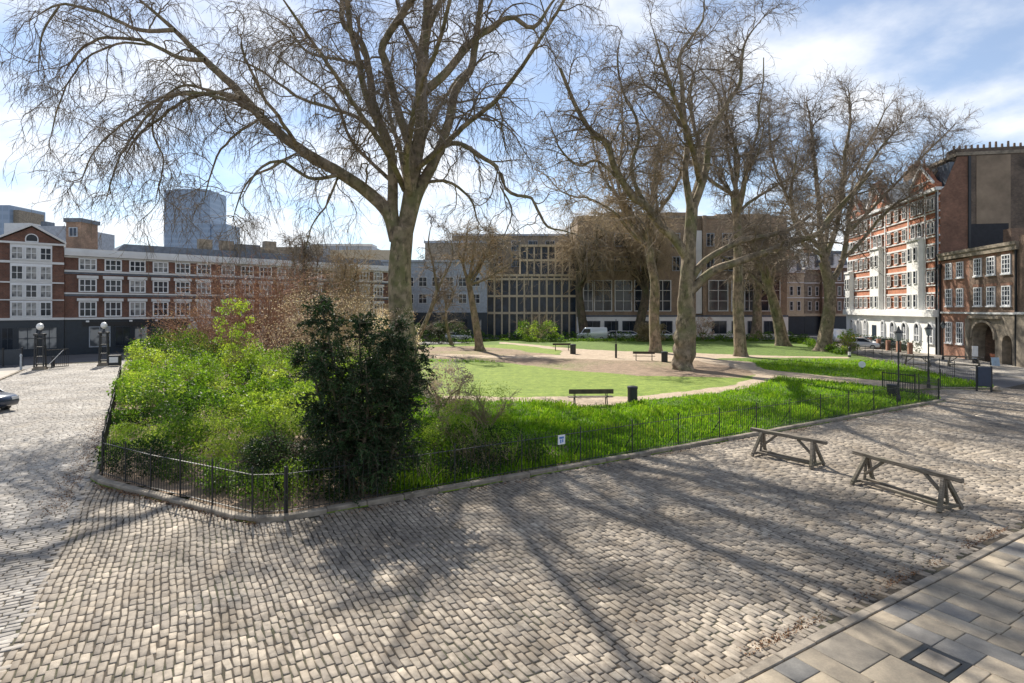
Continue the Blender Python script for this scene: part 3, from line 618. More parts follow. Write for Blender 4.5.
simple_tree('bare tree with slim leaning trunk standing alone in the lawn left of centre', 480, 351.5, [(476, 325), (472, 300), (468, 278)], .52, 0, 32, (0, 0, 1), k=5, ln=7.5, sec=(1.3, 3.0), ter=(8, 1.8), twg=(6, .9), minr=.017, mats=('bark', 'twigwarm'), tdroop=-.10)
simple_tree('bare tree with dark short trunk at the hedge right of the grid-fronted offices', 585, 338, [(582, 320), (580, 300), (578, 285)], .9, 0, 33, (0, 0, 1), k=6, ln=13, sec=(1.3, 5), ter=(9, 3.2), twg=(6, 1.3), minr=.018, mats=('bark2', 'twigwarm'), tdroop=-.22, droop=-.12)
simple_tree('bare tree with dark leaning trunk before the white ground floor', 637, 338, [(641, 318), (645, 300), (646, 285)], .95, 0, 34, (0, 0, 1), k=6, ln=13, sec=(1.3, 5), ter=(9, 3.2), twg=(6, 1.3), minr=.018, mats=('bark2', 'twigwarm'), tdroop=-.2, droop=-.1)
simple_tree('bare multi-limbed plane tree standing far back right of the tall straight one', 756, 338, [(757, 320), (757, 303), (758, 290)], .95, 0, 35, (0, 0, 1), k=6, ln=11, sec=(1.2, 4.5), ter=(8, 2.8), twg=(6, 1.2), minr=.024, tdroop=-.08)
simple_tree('bare plane tree with trunk leaning left toward its forked limbs', 783, 346.5, [(779, 325), (773, 300), (769, 285)], .85, 0, 36, (.1, 0, 1), k=6, ln=12, sec=(1.25, 4.4), ter=(8, 2.3), twg=(6, 1.0), minr=.02, tdroop=-.04)
# small trees near the big trunk
def small(label, px, py, lines, seed, **kw):
    Yt = G(px, py)[1]; L = [(PL(p, Yt), a, b, c) for p, a, b, c in lines]
    return tree(label, 'small bare trees in the garden', (*G(px, py), .05), L, seed, name='bare_tree', **kw)
small('small bare tree with stem curving right beside the huge trunk', 409, 354, [([(409, 354), (420, 333), (430, 312), (437, 290)], .30, .2, -2), ([(437, 290), (434, 268), (428, 245), (432, 222)], .16, .05, .9), ([(437, 290), (446, 272), (452, 255), (450, 232)], .15, .05, .9), ([(430, 312), (440, 296), (458, 285)], .12, .05, .9)], 41, sec=(1.4, 2.8), ter=(7, 1.5), twg=(5, .8), minr=.016)
small('thin forked bare tree by the dark blue ground floor', 452, 346, [([(452, 346), (448, 332), (446, 318), (446, 300)], .25, .14, -2), ([(446, 305), (442, 285), (440, 270)], .1, .05, .9), ([(446, 312), (455, 290), (458, 272)], .1, .05, .9)], 42, sec=(1.5, 2.8), ter=(7, 1.5), twg=(4, .8), minr=.018)
small('slim bare birch-like tree behind the shrubs in front of the brick offices', 303, 352, [([(303, 352), (304, 330), (304, 300), (303, 270), (305, 240)], .22, .08, -2), ([(304, 300), (298, 275), (292, 250)], .1, .05, .9), ([(304, 310), (314, 285), (318, 255)], .1, .05, .9)], 43, sec=(2.2, 3.2), ter=(8, 1.8), twg=(5, .9), minr=.017, updir=.3)
small('slim bare tree left of the blossom shrub in front of the pale roofs', 345, 352, [([(345, 352), (346, 320), (344, 290), (346, 262)], .22, .08, -2), ([(346, 310), (338, 285), (334, 262)], .1, .05, .9), ([(345, 300), (354, 280), (358, 258)], .1, .05, .9)], 44, sec=(2.2, 3.0), ter=(8, 1.8), twg=(5, .9), minr=.017, updir=.3, mats=('bark2', 'twigwarm'))

# shrubs ---------------------------------------------------------------
def shrub(name, label, px, py, w, h, mat, stem, seed, n=9000, leaf=.12, cat='shrub', twig=True, clump=60, wy=None, aspect=.5, group=None, shape=1.0, stemr=.03, nst=9):
    x0, y0 = G(px, py, .1); e = empty(name, (x0, y0, .06), 0, label, cat, group); r = np.random.default_rng(seed)
    wy = wy or w; c = r.uniform(-1, 1, (clump, 3)); c[:, 2] = r.uniform(.12, 1, clump)
    rr = np.sqrt(np.clip(1-(c[:, 2]*shape-.25)**2, .05, 1)); nn = np.linalg.norm(c[:, :2], axis=1)[:, None]; c[:, :2] = c[:, :2]/np.maximum(nn, 1)*rr[:, None]
    c = c*np.array((w/2, wy/2, h*.92)); rad = r.uniform(.10, .24, clump)*min(w, h*1.3)
    p, k = clump_pts(r, n, c, rad); p[:, 2] = np.maximum(p[:, 2], .03)
    tone = r.random(clump)[k]
    link('foliage', leafmesh('foliage', p, leaf, M[mat], seed, tone, aspect=aspect), e)
    T = Tubes(); ns = nst; st = r.normal(0, w*.06, (ns, 3)); st[:, 2] = 0; tgt = c[r.integers(0, clump, ns)]
    s = grow(r, st, nrm(tgt-st+np.array((0, 0, h*.3))), np.linalg.norm(tgt-st, axis=1)*1.0, 7, .12, .0); rad_ = np.linspace(stemr*1.5, stemr*.5, 8)[None].repeat(ns, 0); T.add(s, rad_, 5)
    s2, d2, _, _ = spawn(r, s, rad_, 9, .25, 1, .6); s3 = grow(r, s2, d2, w*.28*r.uniform(.5, 1.3, len(s2)), 5, .15, .03); r3_ = np.full((len(s2), 6), stemr*.35); T.add(s3, r3_, 3)
    s4, d4, _, _ = spawn(r, s3, r3_, 5, .25, 1, .6); s5 = grow(r, s4, d4, w*.14*r.uniform(.5, 1.3, len(s4)), 3, .2, .03); T.add(s5, np.full((len(s4), 4), stemr*.22), 3)
    link('stems', T.mesh('stems', M[stem]), e); return e
# dark yew by the railings: several leaders hung with sprays
def yew():
    x0, y0 = G(358, 497, .1); x0, y0 = x0+.0, y0+.6
    e = empty('yew_tree', (x0, y0, .08), 0, 'dense dark green yew with pointed tops leaning over the corner railings', 'tree'); r = np.random.default_rng(5)
    T = Tubes(); leaders = [(-.9, .1, 5.75, 1.05), (-.1, .3, 5.0, 1.0), (.75, -.1, 4.9, 1.05), (1.35, .2, 4.1, .8), (-1.5, .2, 4.1, .8), (.2, -.7, 3.7, .9), (-.7, -.6, 3.9, .9), (.4, .9, 4.6, .9)]
    pts = []; tone = []
    for i, (lx, ly, h, wd) in enumerate(leaders):
        st = np.array([[lx*.3, ly*.4, 0]]); tp = np.array([[lx*1.12, ly, h*.97]]); n = 16
        s = st+(tp-st)*np.linspace(0, 1, n)[:, None]; s += np.cumsum(r.normal(0, .03, (n, 3)), 0); T.add(s[None], np.linspace(.085, .012, n)[None], 7)
        nb = int(70*h/5); st_, d_, _, t = spawn(r, s[None], np.full((1, n), .02), nb, .10, 1.0, 1.15, .2); d_[:, 2] = np.abs(d_[:, 2])*.3+.15
        LL = wd*(1.15-.95*t**1.5)*r.uniform(.55, 1.25, nb)+.12; b = grow(r, st_, d_, LL, 6, .12, (0, -.02, -.08, -.12, -.15, -.1)); T.add(b, np.linspace(.02, .006, 7)[None].repeat(nb, 0), 4)
        s2, d2, _, t2 = spawn(r, b, np.full((nb, 7), .01), 13, .12, 1, .7); b2 = grow(r, s2, d2, r.uniform(.15, .42, len(s2)), 4, .12, -.1); T.add(b2, np.full((len(s2), 5), .004), 3)
        s3, d3, _, t3 = spawn(r, b2, np.full((len(s2), 5), .004), 13, 0, 1, .7); pts.append((s3, d3)); tone.append(np.repeat(r.random(nb), 13*13)*.7+.15*r.random(len(s3)))
    c = np.concatenate([a for a, _ in pts]); d = np.concatenate([b for _, b in pts]); tn = np.concatenate(tone); n = len(c)
    L = r.uniform(.05, .11, n)[:, None]; w = nrm(np.cross(d, r.normal(size=(n, 3))))*.016
    v = np.stack([c, c+d*L*.5+w, c+d*L, c+d*L*.5-w], 1).reshape(-1, 3); rnd = np.clip(tn, 0, 1)
    link('foliage', npmesh('foliage', v, np.arange(n*4).reshape(n, 4), M['yew'], True, {'rnd': np.repeat(rnd, 4)}), e)
    link('trunk', T.mesh('trunk', M['bark2']), e)
yew()
# undergrowth filling the corner bed
def under():
    r = np.random.default_rng(77)
    poly = [uv(-1.7, 21.9), uv(-.35, 18.9), uv(1.1, 16.5), uv(2.1, 15.15), uv(7.5, 15.15), uv(10.6, 15.2), uv(11.0, 16.6), uv(9.5, 18.5), uv(8.5, 22), uv(9, 28), uv(8, 34), G(420, 366), G(395, 351), G(300, 350), G(180, 352), (-36.8, 55), uv(-2.8, 50)]
    N = 1500; X = r.uniform(-45, 8, N*6); Yy = r.uniform(13, 62, N*6); k = inside(X, Yy, poly); X, Yy = X[k], Yy[k]
    # denser near the camera
    keep_ = r.random(len(X)) < np.clip(26/Yy, .35, 1)**1.0; X, Yy = X[keep_], Yy[keep_]
    near = np.clip((Yy-15)/30, 0, 1)
    pk = r.choice(len(X), 240, replace=False); PX, PY = X[pk], Yy[pk]; ph = np.clip(r.normal(.95, .42, 240), .3, 2.0); pt = np.clip(r.choice([.12, .35, .6, .75, .95], 240, p=[.22, .25, .22, .19, .12])+r.normal(0, .05, 240), 0, 1)
    own = np.argmin((X[:, None]-PX)**2+(Yy[:, None]-PY)**2, 1); dist = np.sqrt((X-PX[own])**2+(Yy-PY[own])**2)
    hh = ph[own]*(1.08-.35*np.clip(dist/1.6, 0, 1))*(1+near*.7)+r.normal(0, .08, len(X)); hh = np.clip(hh*.86, .3, 2.4)
    wst = np.clip((Yy-40)/12, 0, 1)*np.clip((-24-X)/8, 0, 1); hh += wst*1.2
    low_ = .62-.14*np.clip(1-(Yy-14)/12, 0, 1); cen = np.stack([X, Yy, hh*low_+.05], 1); rad = .32+.16*r.random(len(X)); n_each = (170*np.clip(22/Yy, .45, 1.3)).astype(int)
    k = np.repeat(np.arange(len(X)), n_each); d = nrm(r.normal(size=(len(k), 3))); rr = r.uniform(.3, 1, len(k))**.5
    p = cen[k]+d*rr[:, None]*np.stack([rad[k]*1.15, rad[k]*1.15, hh[k]*(.40+(.62-low_[k])*.8)], 1); p[:, 2] = np.maximum(p[:, 2], .06)
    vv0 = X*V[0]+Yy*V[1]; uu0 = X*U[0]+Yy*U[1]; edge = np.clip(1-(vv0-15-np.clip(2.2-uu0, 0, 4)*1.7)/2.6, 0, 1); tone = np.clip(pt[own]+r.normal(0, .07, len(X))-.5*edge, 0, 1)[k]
    size = np.where(Yy[k] < 24, .08, .125)*(.7+.7*((own*37) % 10)/10)[k]
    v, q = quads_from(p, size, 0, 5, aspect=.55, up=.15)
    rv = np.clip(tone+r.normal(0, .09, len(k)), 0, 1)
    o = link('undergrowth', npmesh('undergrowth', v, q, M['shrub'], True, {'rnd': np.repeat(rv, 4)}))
    tag(o, 'mixed yellow-green shrubs filling the corner bed inside the railings', 'undergrowth', kind='stuff')
    T = Tubes(); st = np.stack([X, Yy, X*0+.05], 1); st = np.repeat(st, 3, 0); d = nrm(r.normal(0, .3, st.shape)+np.array((0, 0, 1))); s = grow(r, st, d, np.repeat(hh, 3)*r.uniform(.5, .95, len(st)), 4, .14, 0); T.add(s, np.linspace(.011, .005, 5)[None].repeat(len(st), 0), 3)
    o = link('undergrowth_stems', T.mesh('undergrowth_stems', M['twigwarm'])); tag(o, 'thin brown stems among the corner bed shrubs', 'stems', kind='stuff')
under()
shrub('evergreen_shrub', 'dark glossy low evergreen bush behind the railings left of the yew', 285, 487, 2.4, 1.5, 'shrubdark', 'bark2', 51, n=9000, leaf=.07, clump=60)
shrub('leafy_shrub', 'light green leafy bush just right of the yew by the railings', 452, 458, 1.7, 2.0, 'shrub', 'twigwarm', 52, n=8000, leaf=.055, clump=55)
shrub('leafy_shrub', 'low sparse green bush behind the railings below the blossom', 482, 463, 1.9, 1.3, 'shrub', 'twigwarm', 53, n=4500, leaf=.055, clump=45)
shrub('leafy_shrub', 'feathery yellow-green bush left of the grass path bench', 487, 432, 2.3, 2.0, 'lime', 'twigwarm', 54, n=4200, leaf=.05, clump=60)
shrub('blossom_shrub', 'small pale pink blossom bush at the right shoulder of the yew', 446, 425, 2.4, 3.1, 'blossom', 'twigwarm', 55, n=3600, leaf=.085, clump=44)
shrub('blossom_shrub', 'broad pale pink blossoming shrub behind the yew tops', 332, 368, 11.5, 6.4, 'blossom', 'twigwarm', 56, n=12000, leaf=.085, clump=170, stemr=.05, nst=16)
shrub('blossom_shrub', 'pale blossoming shrub at the foot of the huge trunk', 395, 384, 3.6, 5.4, 'blossom', 'twigwarm', 57, n=6000, leaf=.09, clump=40)
shrub('red_shrub', 'russet budding shrub left of the blossom before the brick offices', 266, 358, 15.5, 9.0, 'redbud', 'twigred', 58, n=10000, leaf=.095, clump=210, stemr=.06, nst=34)
shrub('red_shrub', 'lower russet brown shrub behind the lime-leaved sapling', 203, 357, 9, 6.4, 'redbud', 'twigred', 59, n=3000, leaf=.11, clump=80, stemr=.05, nst=20)
shrub('brown_shrub', 'tall tan twiggy shrub between the russet shrub and the blossom', 322, 352, 15.0, 11.0, 'tanleaf', 'twigwarm', 60, n=4500, leaf=.10, clump=200, stemr=.06, nst=34)
shrub('lime_sapling', 'slender sapling with fresh lime leaves above the corner bed', 234, 380, 2.6, 6.0, 'lime', 'twigwarm', 61, n=3600, leaf=.13, clump=46, cat='sapling', stemr=.028, nst=7)
# hedge planting along the far side
def hedge():
    r = np.random.default_rng(9); cs = []
    for X, Yy, hh, w in [(x_, 91+r.uniform(-1.5, 1), r.uniform(.8, 1.7), r.uniform(.8, 1.8)) for x_ in np.arange(-18, 47, 1.1)]+[(x_, 88+r.uniform(-2, 1), r.uniform(.3, .7), 1.2) for x_ in np.arange(-18, 47, 1.3)]+[(37+.28*(y_-62)+r.uniform(-1.5, -.5), y_, r.uniform(.4, 1.3), 1.) for y_ in np.arange(63, 88, 1.4)]:
        cs.append((X, Yy, hh*.5, w, hh))
    cs = np.array(cs); k = np.repeat(np.arange(len(cs)), 260); d = nrm(r.normal(size=(len(k), 3))); rr = r.uniform(.4, 1, len(k))**.5
    p = cs[k, :3]+d*rr[:, None]*np.stack([cs[k, 3]*.7, cs[k, 3]*.7, cs[k, 4]*.5], 1); p[:, 2] = np.maximum(p[:, 2], .05)
    tone = np.clip(.3+.25*r.random(len(cs)), 0, 1)[k]
    o = link('hedge', leafmesh('hedge', p, .2, M['shrub'], 10, tone)); tag(o, 'low mixed green planting along the far edge of the garden', 'hedge', kind='stuff')
hedge()
shrub('leafy_shrub', 'bright green rounded bush in front of the grid-fronted offices', 537, 341, 8.0, 3.0, 'shrub', 'twigwarm', 62, n=4200, leaf=.22, clump=60)
shrub('tan_shrub', 'dry tan clipped bush between the white cars and the gnarled tree', 650, 341, 5.0, 2.7, 'tanleaf', 'twigwarm', 63, n=4000, leaf=.2, clump=50)
shrub('blossom_shrub', 'small white blossoming bush right of the gnarled trunk', 703, 340, 3.2, 4.0, 'blossom', 'twigwarm', 64, n=1500, leaf=.2, clump=30)
shrub('evergreen_shrub', 'long dark green bush before the dark blue ground floor', 440, 343, 10, 3.0, 'shrubdark', 'bark2', 65, n=5500, leaf=.2, clump=60, wy=3)
shrub('leafy_shrub', 'small bright bush beside the parked cars on the right', 847, 353, 2.8, 2.6, 'lime', 'twigwarm', 66, n=1800, leaf=.16, clump=30)

# meadow grass blades
def meadow():
    r = np.random.default_rng(15); n = 150000
    Yy = 15+ (55-15)*r.random(n*2)**1.5; X = r.uniform(-1.0, .95, n*2)*Yy; 
    u_ = X*U[0]+Yy*U[1]; v_ = X*V[0]+Yy*V[1]
    k = inside(X, Yy, PARK) & (u_ > 5) & (v_ > 15.0)
    for p in lawn_poly+paths+bare: k &= ~inside(X, Yy, p)
    k &= ~inside(X, Yy, [G(100, 340), G(415, 350), G(405, 402), G(395, 500), G(90, 500)])
    X, Yy = X[k], Yy[k]; tf = snoise(X, Yy, 1.6, 31)+.5*snoise(X, Yy, 4.5, 32)
    hgt = np.clip(.17+.20*tf+r.normal(0, .04, len(X)), .05, .6); c = np.stack([X, Yy, gz(X, Yy)], 1)
    d = nrm(r.normal(0, .38, c.shape)+np.array((0, 0, 1))); w = nrm(np.cross(d, r.normal(size=c.shape)))*.018
    tip = c+d*hgt[:, None]; mid = c+d*hgt[:, None]*.5
    v = np.stack([c-w, c+w, tip+w*.2+np.array((.02, 0, -.01)), tip-w*.2], 1).reshape(-1, 3)
    rv = np.clip(.5+.35*tf+r.normal(0, .2, len(X)), 0, 1)
    o = link('meadow_grass', npmesh('meadow_grass', v, np.arange(len(X)*4).reshape(-1, 4), M['meadow'], True, {'rnd': np.repeat(rv, 4)}))
    tag(o, 'long bright green tufted grass behind the railings', 'grass', kind='stuff')
meadow()
def litter():
    r = np.random.default_rng(18); a = []
    for (u0, u1, v0, s, n) in ((4, 40, 5.42, .10, 5200), (3, 40, 14.5, .12, 2200)):
        uu = r.uniform(u0, u1, n); dens = np.clip(.5+.8*np.sin(uu*1.7)+.5*np.sin(uu*4.3), 0, 1); kk_ = r.random(n) < dens; uu = uu[kk_]
        vv = v0+np.abs(r.normal(0, s, len(uu)))*(1 if v0 < 10 else -1); a.append(np.stack([uu*U[0]+vv*V[0], uu*U[1]+vv*V[1], .045+r.random(len(uu))*.02], 1))
    vv = r.uniform(18, 34, 2500); uu = -2.25-np.abs(r.normal(0, .35, 2500)); a.append(np.stack([uu*U[0]+vv*V[0], uu*U[1]+vv*V[1], .05+r.random(2500)*.02], 1))
    s_ = r.random(1500); uu = -1.9+s_*3.7; vv = 20.6-s_*5.7-np.abs(r.normal(0, .22, 1500)); a.append(np.stack([uu*U[0]+vv*V[0], uu*U[1]+vv*V[1], .05+r.random(1500)*.02], 1))
    X = r.uniform(0, 25, 900); Yy = r.uniform(8, 26, 900); v_ = X*V[0]+Yy*V[1]; k = (v_ > 5.4) & (v_ < 14.4); a.append(np.stack([X[k], Yy[k], X[k]*0+.055], 1))
    c = np.concatenate(a)
    o = link('fallen_leaves', leafmesh('fallen_leaves', c, .035, M['deadleaf'], 19, flat=.85, aspect=.7)); tag(o, 'brown fallen leaves gathered in the gutters', 'leaves', kind='stuff')
litter()

# ------------------------------------------------------------------ railings
def railing(name, label, pts, h=1.18, spacing=.125, panel=2.3, cat='railings', stay=True):
    e = empty(name, (*pts[0], .05), 0, label, cat, 'park railings')
    o = Vector((*pts[0], 0))
    for i in range(len(pts)-1):
        a = Vector((*pts[i], 0))-o; b = Vector((*pts[i+1], 0))-o; L = (b-a).length; d = (b-a)/L; n = max(1, round(L/panel)); nr = Vector((-d.y, d.x, 0))
        for k in range(n):
            p = a+d*L*k/n; q = a+d*L*(k+1)/n; m_ = MB(); m = max(2, round((q-p).length/spacing))
            for z in (.14, h-.13): m_.bar(p+Vector((0, 0, z)), q+Vector((0, 0, z)), .035, .012)
            for j in range(1, m):
                c = p+(q-p)*j/m; m_.tube(c+Vector((0, 0, .06)), c+Vector((0, 0, h-.05)), .008, n=5); m_.tube(c+Vector((0, 0, h-.05)), c+Vector((0, 0, h+.03)), .013, .002, n=5)
            m_.build('picket_panel', M['iron'], e)
            m_ = MB(); m_.bar(p+Vector((0, 0, 0)), p+Vector((0, 0, h+.02)), .035); m_.tube(p+Vector((0, 0, h+.02)), p+Vector((0, 0, h+.09)), .028, .006, 6)
            if stay: m_.bar(p+Vector((0, 0, h*.62)), p+nr*.5+Vector((0, 0, 0)), .02)
            m_.build('post', M['iron'], e)
        if i == len(pts)-2:
            m_ = MB(); m_.bar(b, b+Vector((0, 0, h+.05)), .045); m_.build('post', M['iron'], e)
    return e
railing('railings', 'black picket railings along the cobbled forecourt, from the rounded corner to the gate', [uv(2.5, 14.95), uv(36.7, 14.95)])
railing('railings', 'black picket railings round the chamfered corner of the shrub bed', [uv(-1.8, 22.2), uv(-1.75, 21.3), uv(-.45, 18.85), uv(.95, 16.6), uv(1.75, 15.3), uv(2.45, 14.96)], panel=1.6, stay=False)
railing('railings', 'black picket railings along the left cobbled road side of the garden', [uv(-3.0, 49.8), uv(-1.82, 22.3)], stay=False)
railing('railings', 'short black railings between the garden gate and the blue notice box', [uv(42.3, 17.15), uv(44.9, 15.5)], stay=False)
railing('railings', 'black railings along the right side road beyond the grass', [(32.6, 42), (37.4, 61.7), (42, 78)], spacing=.25, stay=False)
railing('railings', 'short black railings turning in from the kerb end at the gate', [uv(36.75, 15.0), uv(38.2, 16.6), G(899, 392)], stay=False)
# railing notice
b = MB(); nx, ny = G(558.5, 470); e = empty('notice', (*uv(np.array(G(558, 468))@U, 14.92), .95), math.atan2(U[1], U[0]), 'small white and blue notice plate fixed to the railings', 'sign')
b.box(-.14, .14, -.012, 0, -.14, .16); b.build('plate', M['white'], e)
b = MB(); b.box(-.09, .09, -.016, -.0125, .04, .11); b.box(-.06, -.01, -.016, -.0125, -.10, .02); b.box(.02, .07, -.016, -.0125, -.08, .02); b.build('print', simple('notice_blue', (.08, .2, .5), .5), e)

# ------------------------------------------------------------------ timber barriers
def barrier(label, pa, pb, h=.93):
    """trestle from ground point under its left end to the one under its right end"""
    a = Vector((*pa, 0)); b = Vector((*pb, 0)); d = (b-a); L = d.length; d.normalize(); e = empty('timber_barrier', ((a+b)/2), math.atan2(d.y, d.x), label, 'barrier', 'timber trestle barriers on the setts')
    hl = L/2; z0 = .045
    m_ = MB(); m_.add(*_beam(-hl, hl, .075, h-.055, h+.06)); m_.build('top_rail', M['timber'], e, .012)
    lg = hl-.42
    for s in (-1, 1):
        for t in (-1, 1):
            m_ = MB(); m_.bar((s*(lg-.02), t*.05, h-.05), (s*(lg+.13), t*.42, z0), .10, .09, up=(1, 0, 0)); m_.build('leg', M['timber'], e, .008)
        m_ = MB(); m_.bar((s*(lg+.10), -.44, z0+.09), (s*(lg+.10), .44, z0+.09), .08, .08); m_.build('foot_rail', M['timber'], e, .008)
        m_ = MB(); m_.bar((s*(lg+.02), 0, .34), (s*(lg-.52), 0, h-.06), .07, .09, up=(0, 1, 0)); m_.build('brace', M['timber'], e, .008)
        m_ = MB(); m_.bar((s*(lg+.06), 0, z0+.09), (s*(lg-.0), 0, h-.1), .06, .06, up=(0, 1, 0)); m_.build('hanger', M['timber'], e, .006)
    for t in (-1, 1):
        m_ = MB(); m_.bar((-lg-.15, t*.15, z0+.10), (lg+.15, t*.15, z0+.10), .08, .07); m_.build('ground_rail', M['timber'], e, .008)
    return e
def _beam(x0, x1, w, z0, z1):
    n = 9; vs = []
    for i in range(n):
        x_ = x0+(x1-x0)*i/(n-1); s = 1.0 if 0 < i < n-1 else .8; wob = .006*math.sin(i*2.1)
        vs += [(x_, -w*s, z0+wob), (x_, w*s, z0+wob), (x_, w*s, z1+wob), (x_, -w*s, z1+wob)]
    fs = [(0, 1, 2, 3), (4*n-4, 4*n-1, 4*n-2, 4*n-3)]
    for i in range(n-1):
        for j in range(4): fs.append((4*i+j, 4*i+4+j, 4*i+4+(j+1) % 4, 4*i+(j+1) % 4))
    return vs, fs
hB = .88
barrier('weathered timber trestle barrier standing nearest the flagstone pavement', G(853.5, 452, hB), G(963, 481, hB), hB)
barrier('weathered timber trestle barrier nearer the railings, left of its twin', G(751, 429, hB), G(827, 443, hB), hB)
barrier('dark timber trestle barrier far off behind the gate lamp posts', G(901, 355.5, hB), G(934, 357, hB), hB)
barrier('dark timber trestle barrier far off before the stone archway', G(944, 356, hB), G(984, 357.5, hB), hB)

# ------------------------------------------------------------------ benches and bins
def bench(label, px, py, rz, L=1.8):
    e = empty('park_bench', (*G(px, py, .1), .10), rz, label, 'bench', 'garden benches')
    m_ = MB(); m_.box(-L/2, L/2, .18, .22, .62, .86); m_.build('backrest', M['benchwood'], e, .008)
    m_ = MB()
    for k in range(4): m_.box(-L/2, L/2, -.26+k*.115, -.16+k*.115, .42, .45)
    m_.build('seat', M['benchwood'], e)
    for s in (-1, 1):
        x_ = s*L*.36; m_ = MB(); m_.bar((x_, -.22, 0), (x_, -.18, .42), .045, .05); m_.bar((x_, .26, 0), (x_, .12, .42), .045, .05); m_.bar((x_, .12, .42), (x_, .2, .84), .04, .045); m_.bar((x_, -.22, .40), (x_, .15, .40), .04, .04); m_.bar((x_, -.22, .40), (x_, -.2, .64), .03, .04); m_.bar((x_, -.22, .64), (x_, .16, .66), .035, .05)
        m_.build('leg', M['iron'], e)
    return e
bench('wooden bench with iron legs seen from behind on the near path', 590.5, 405, R(180+3), 2.35)
bench('wooden bench far back, left of the trunk of the gnarled plane tree', 644, 360.5, R(-8), 2.1)
bench('distant wooden bench left of the small dark bin', 562, 350.5, R(4), 2.2)
def bin_(label, px, py, r=.26, h=.92):
    e = empty('litter_bin', (*G(px, py, .1), .08), 0, label, 'litter bin', 'garden litter bins')
    m_ = MB(); m_.lathe([(r*.92, 0), (r, .05), (r, h*.84), (r*1.07, h*.86), (r*1.07, h*.93)], n=14); m_.build('body', M['iron'], e, smooth=False)
    m_ = MB(); m_.lathe([(r*1.1, h*.93), (r*1.0, h), (r*.5, h*1.03)], n=14); m_.build('lid', M['black'], e)
bin_('dark round litter bin beside the near path right of the bench', 632.5, 401.5, .27, .85)
bin_('dark litter bin at the left foot of the gnarled plane tree', 664.5, 362, .3, 1.0)
bin_('small distant dark litter bin right of the farthest bench', 573, 354, .32, 1.1)
bin_('black litter bin in the grass by the gate lamp posts', 892.5, 397, .28, .75)
e = empty('bollard', (*G(849.5, 358), .05), 0, 'short black and white bollard at the end of the thin far path', 'bollard')
m_ = MB(); m_.lathe([(.16, 0), (.13, .12), (.11, .95), (.15, 1.0), (.08, 1.12)], n=10); m_.build('shaft', M['black'], e); m_ = MB(); m_.lathe([(.14, .25), (.14, .6)], n=10); m_.build('white_band', M['white'], e)
e = empty('sign_post', (*G(616, 359), .05), 0, 'thin dark post standing in the middle of the sandy clearing', 'post')
m_ = MB(); m_.tube((0, 0, 0), (0, 0, 1.5), .11); m_.build('base', M['iron'], e); m_ = MB(); m_.tube((0, 0, 1.5), (0, 0, 4.0), .035); m_.build('pole', M['iron'], e)
m_ = MB(); x0, y0 = G(862, 372); m_.tube((0, 0, 0), (0, 0, .35), .03); e = empty('ground_sign', (x0, y0, .1), R(-20), 'small round white sign standing low in the right-hand grass', 'sign'); m_.build('stake', M['iron'], e)
m_ = MB(); m_.tube((0, -.03, .52), (0, .0, .52), .26, n=14); m_.build('disc', M['white'], e)

# gate lamps and notice box
def lamp_post(label, x0, y0, h=4.15, name='lamp_post'):
    e = empty(name, (x0, y0, 0), R(20), label, 'lamp post', 'gate lamp posts')
    m_ = MB(); m_.lathe([(.12, 0), (.12, .3), (.07, .5), (.055, 1.2), (.07, 1.25), (.045, 1.4), (.04, h-.75), (.07, h-.7)], n=10); m_.build('post', M['iron'], e)
    la = MB(); la.lathe([(.10, h-.7), (.20, h-.3)], n=6); la.build('lantern', glass('lantern_glass', (.25, .27, .28)), e)
    m_ = MB(); m_.lathe([(.24, h-.3), (.2, h-.22), (.07, h-.1), (.05, h), (.01, h+.08)], n=6); m_.build('lantern_cap', M['iron'], e)
    return e
lamp_post('slim black lamp post with lantern at the left of the garden gate', *G(898.5, 404))
lamp_post('slim black lamp post with lantern deeper inside the garden gate', *G(928.5, 389))
lamp_post('black street lamp at the foot of the red brick mansions', *G(943, 361), h=3.9)
e = empty('notice_box', (*G(984, 392), 0), R(-25), 'tall dark blue box panel at the end of the short gate railings', 'notice box')
m_ = MB(); m_.box(-.32, .32, -.12, .12, .35, 1.55); m_.build('box', simple('blue_paint', (.02, .035, .07), .4), e, .01)
for s in (-1, 1): m_ = MB(); m_.bar((s*.36, 0, 0), (s*.36, 0, 1.62), .09); m_.build('post', M['black'], e)
m_ = MB(); m_.box(-.95, -.65, -.1, .1, .55, .8); 
e = empty('gate', (*uv(38.2, 16.8), 0), math.atan2(.85, -.4), 'open black iron garden gate beside the lamp post', 'gate')
m_ = MB(); m_.bar((0, 0, .15), (1.9, 0, .15), .05); m_.bar((0, 0, 1.15), (1.9, 0, 1.15), .05); m_.bar((0, 0, .7), (1.9, 0, .7), .04); m_.bar((0, 0, .1), (0, 0, 1.25), .06); m_.bar((1.9, 0, .1), (1.9, 0, 1.2), .05); m_.build('frame', M['iron'], e)
m_ = MB()
for k in range(1, 14): m_.tube((k*.137, 0, .15), (k*.137, 0, 1.25), .012, n=5)
m_.build('bars', M['iron'], e)
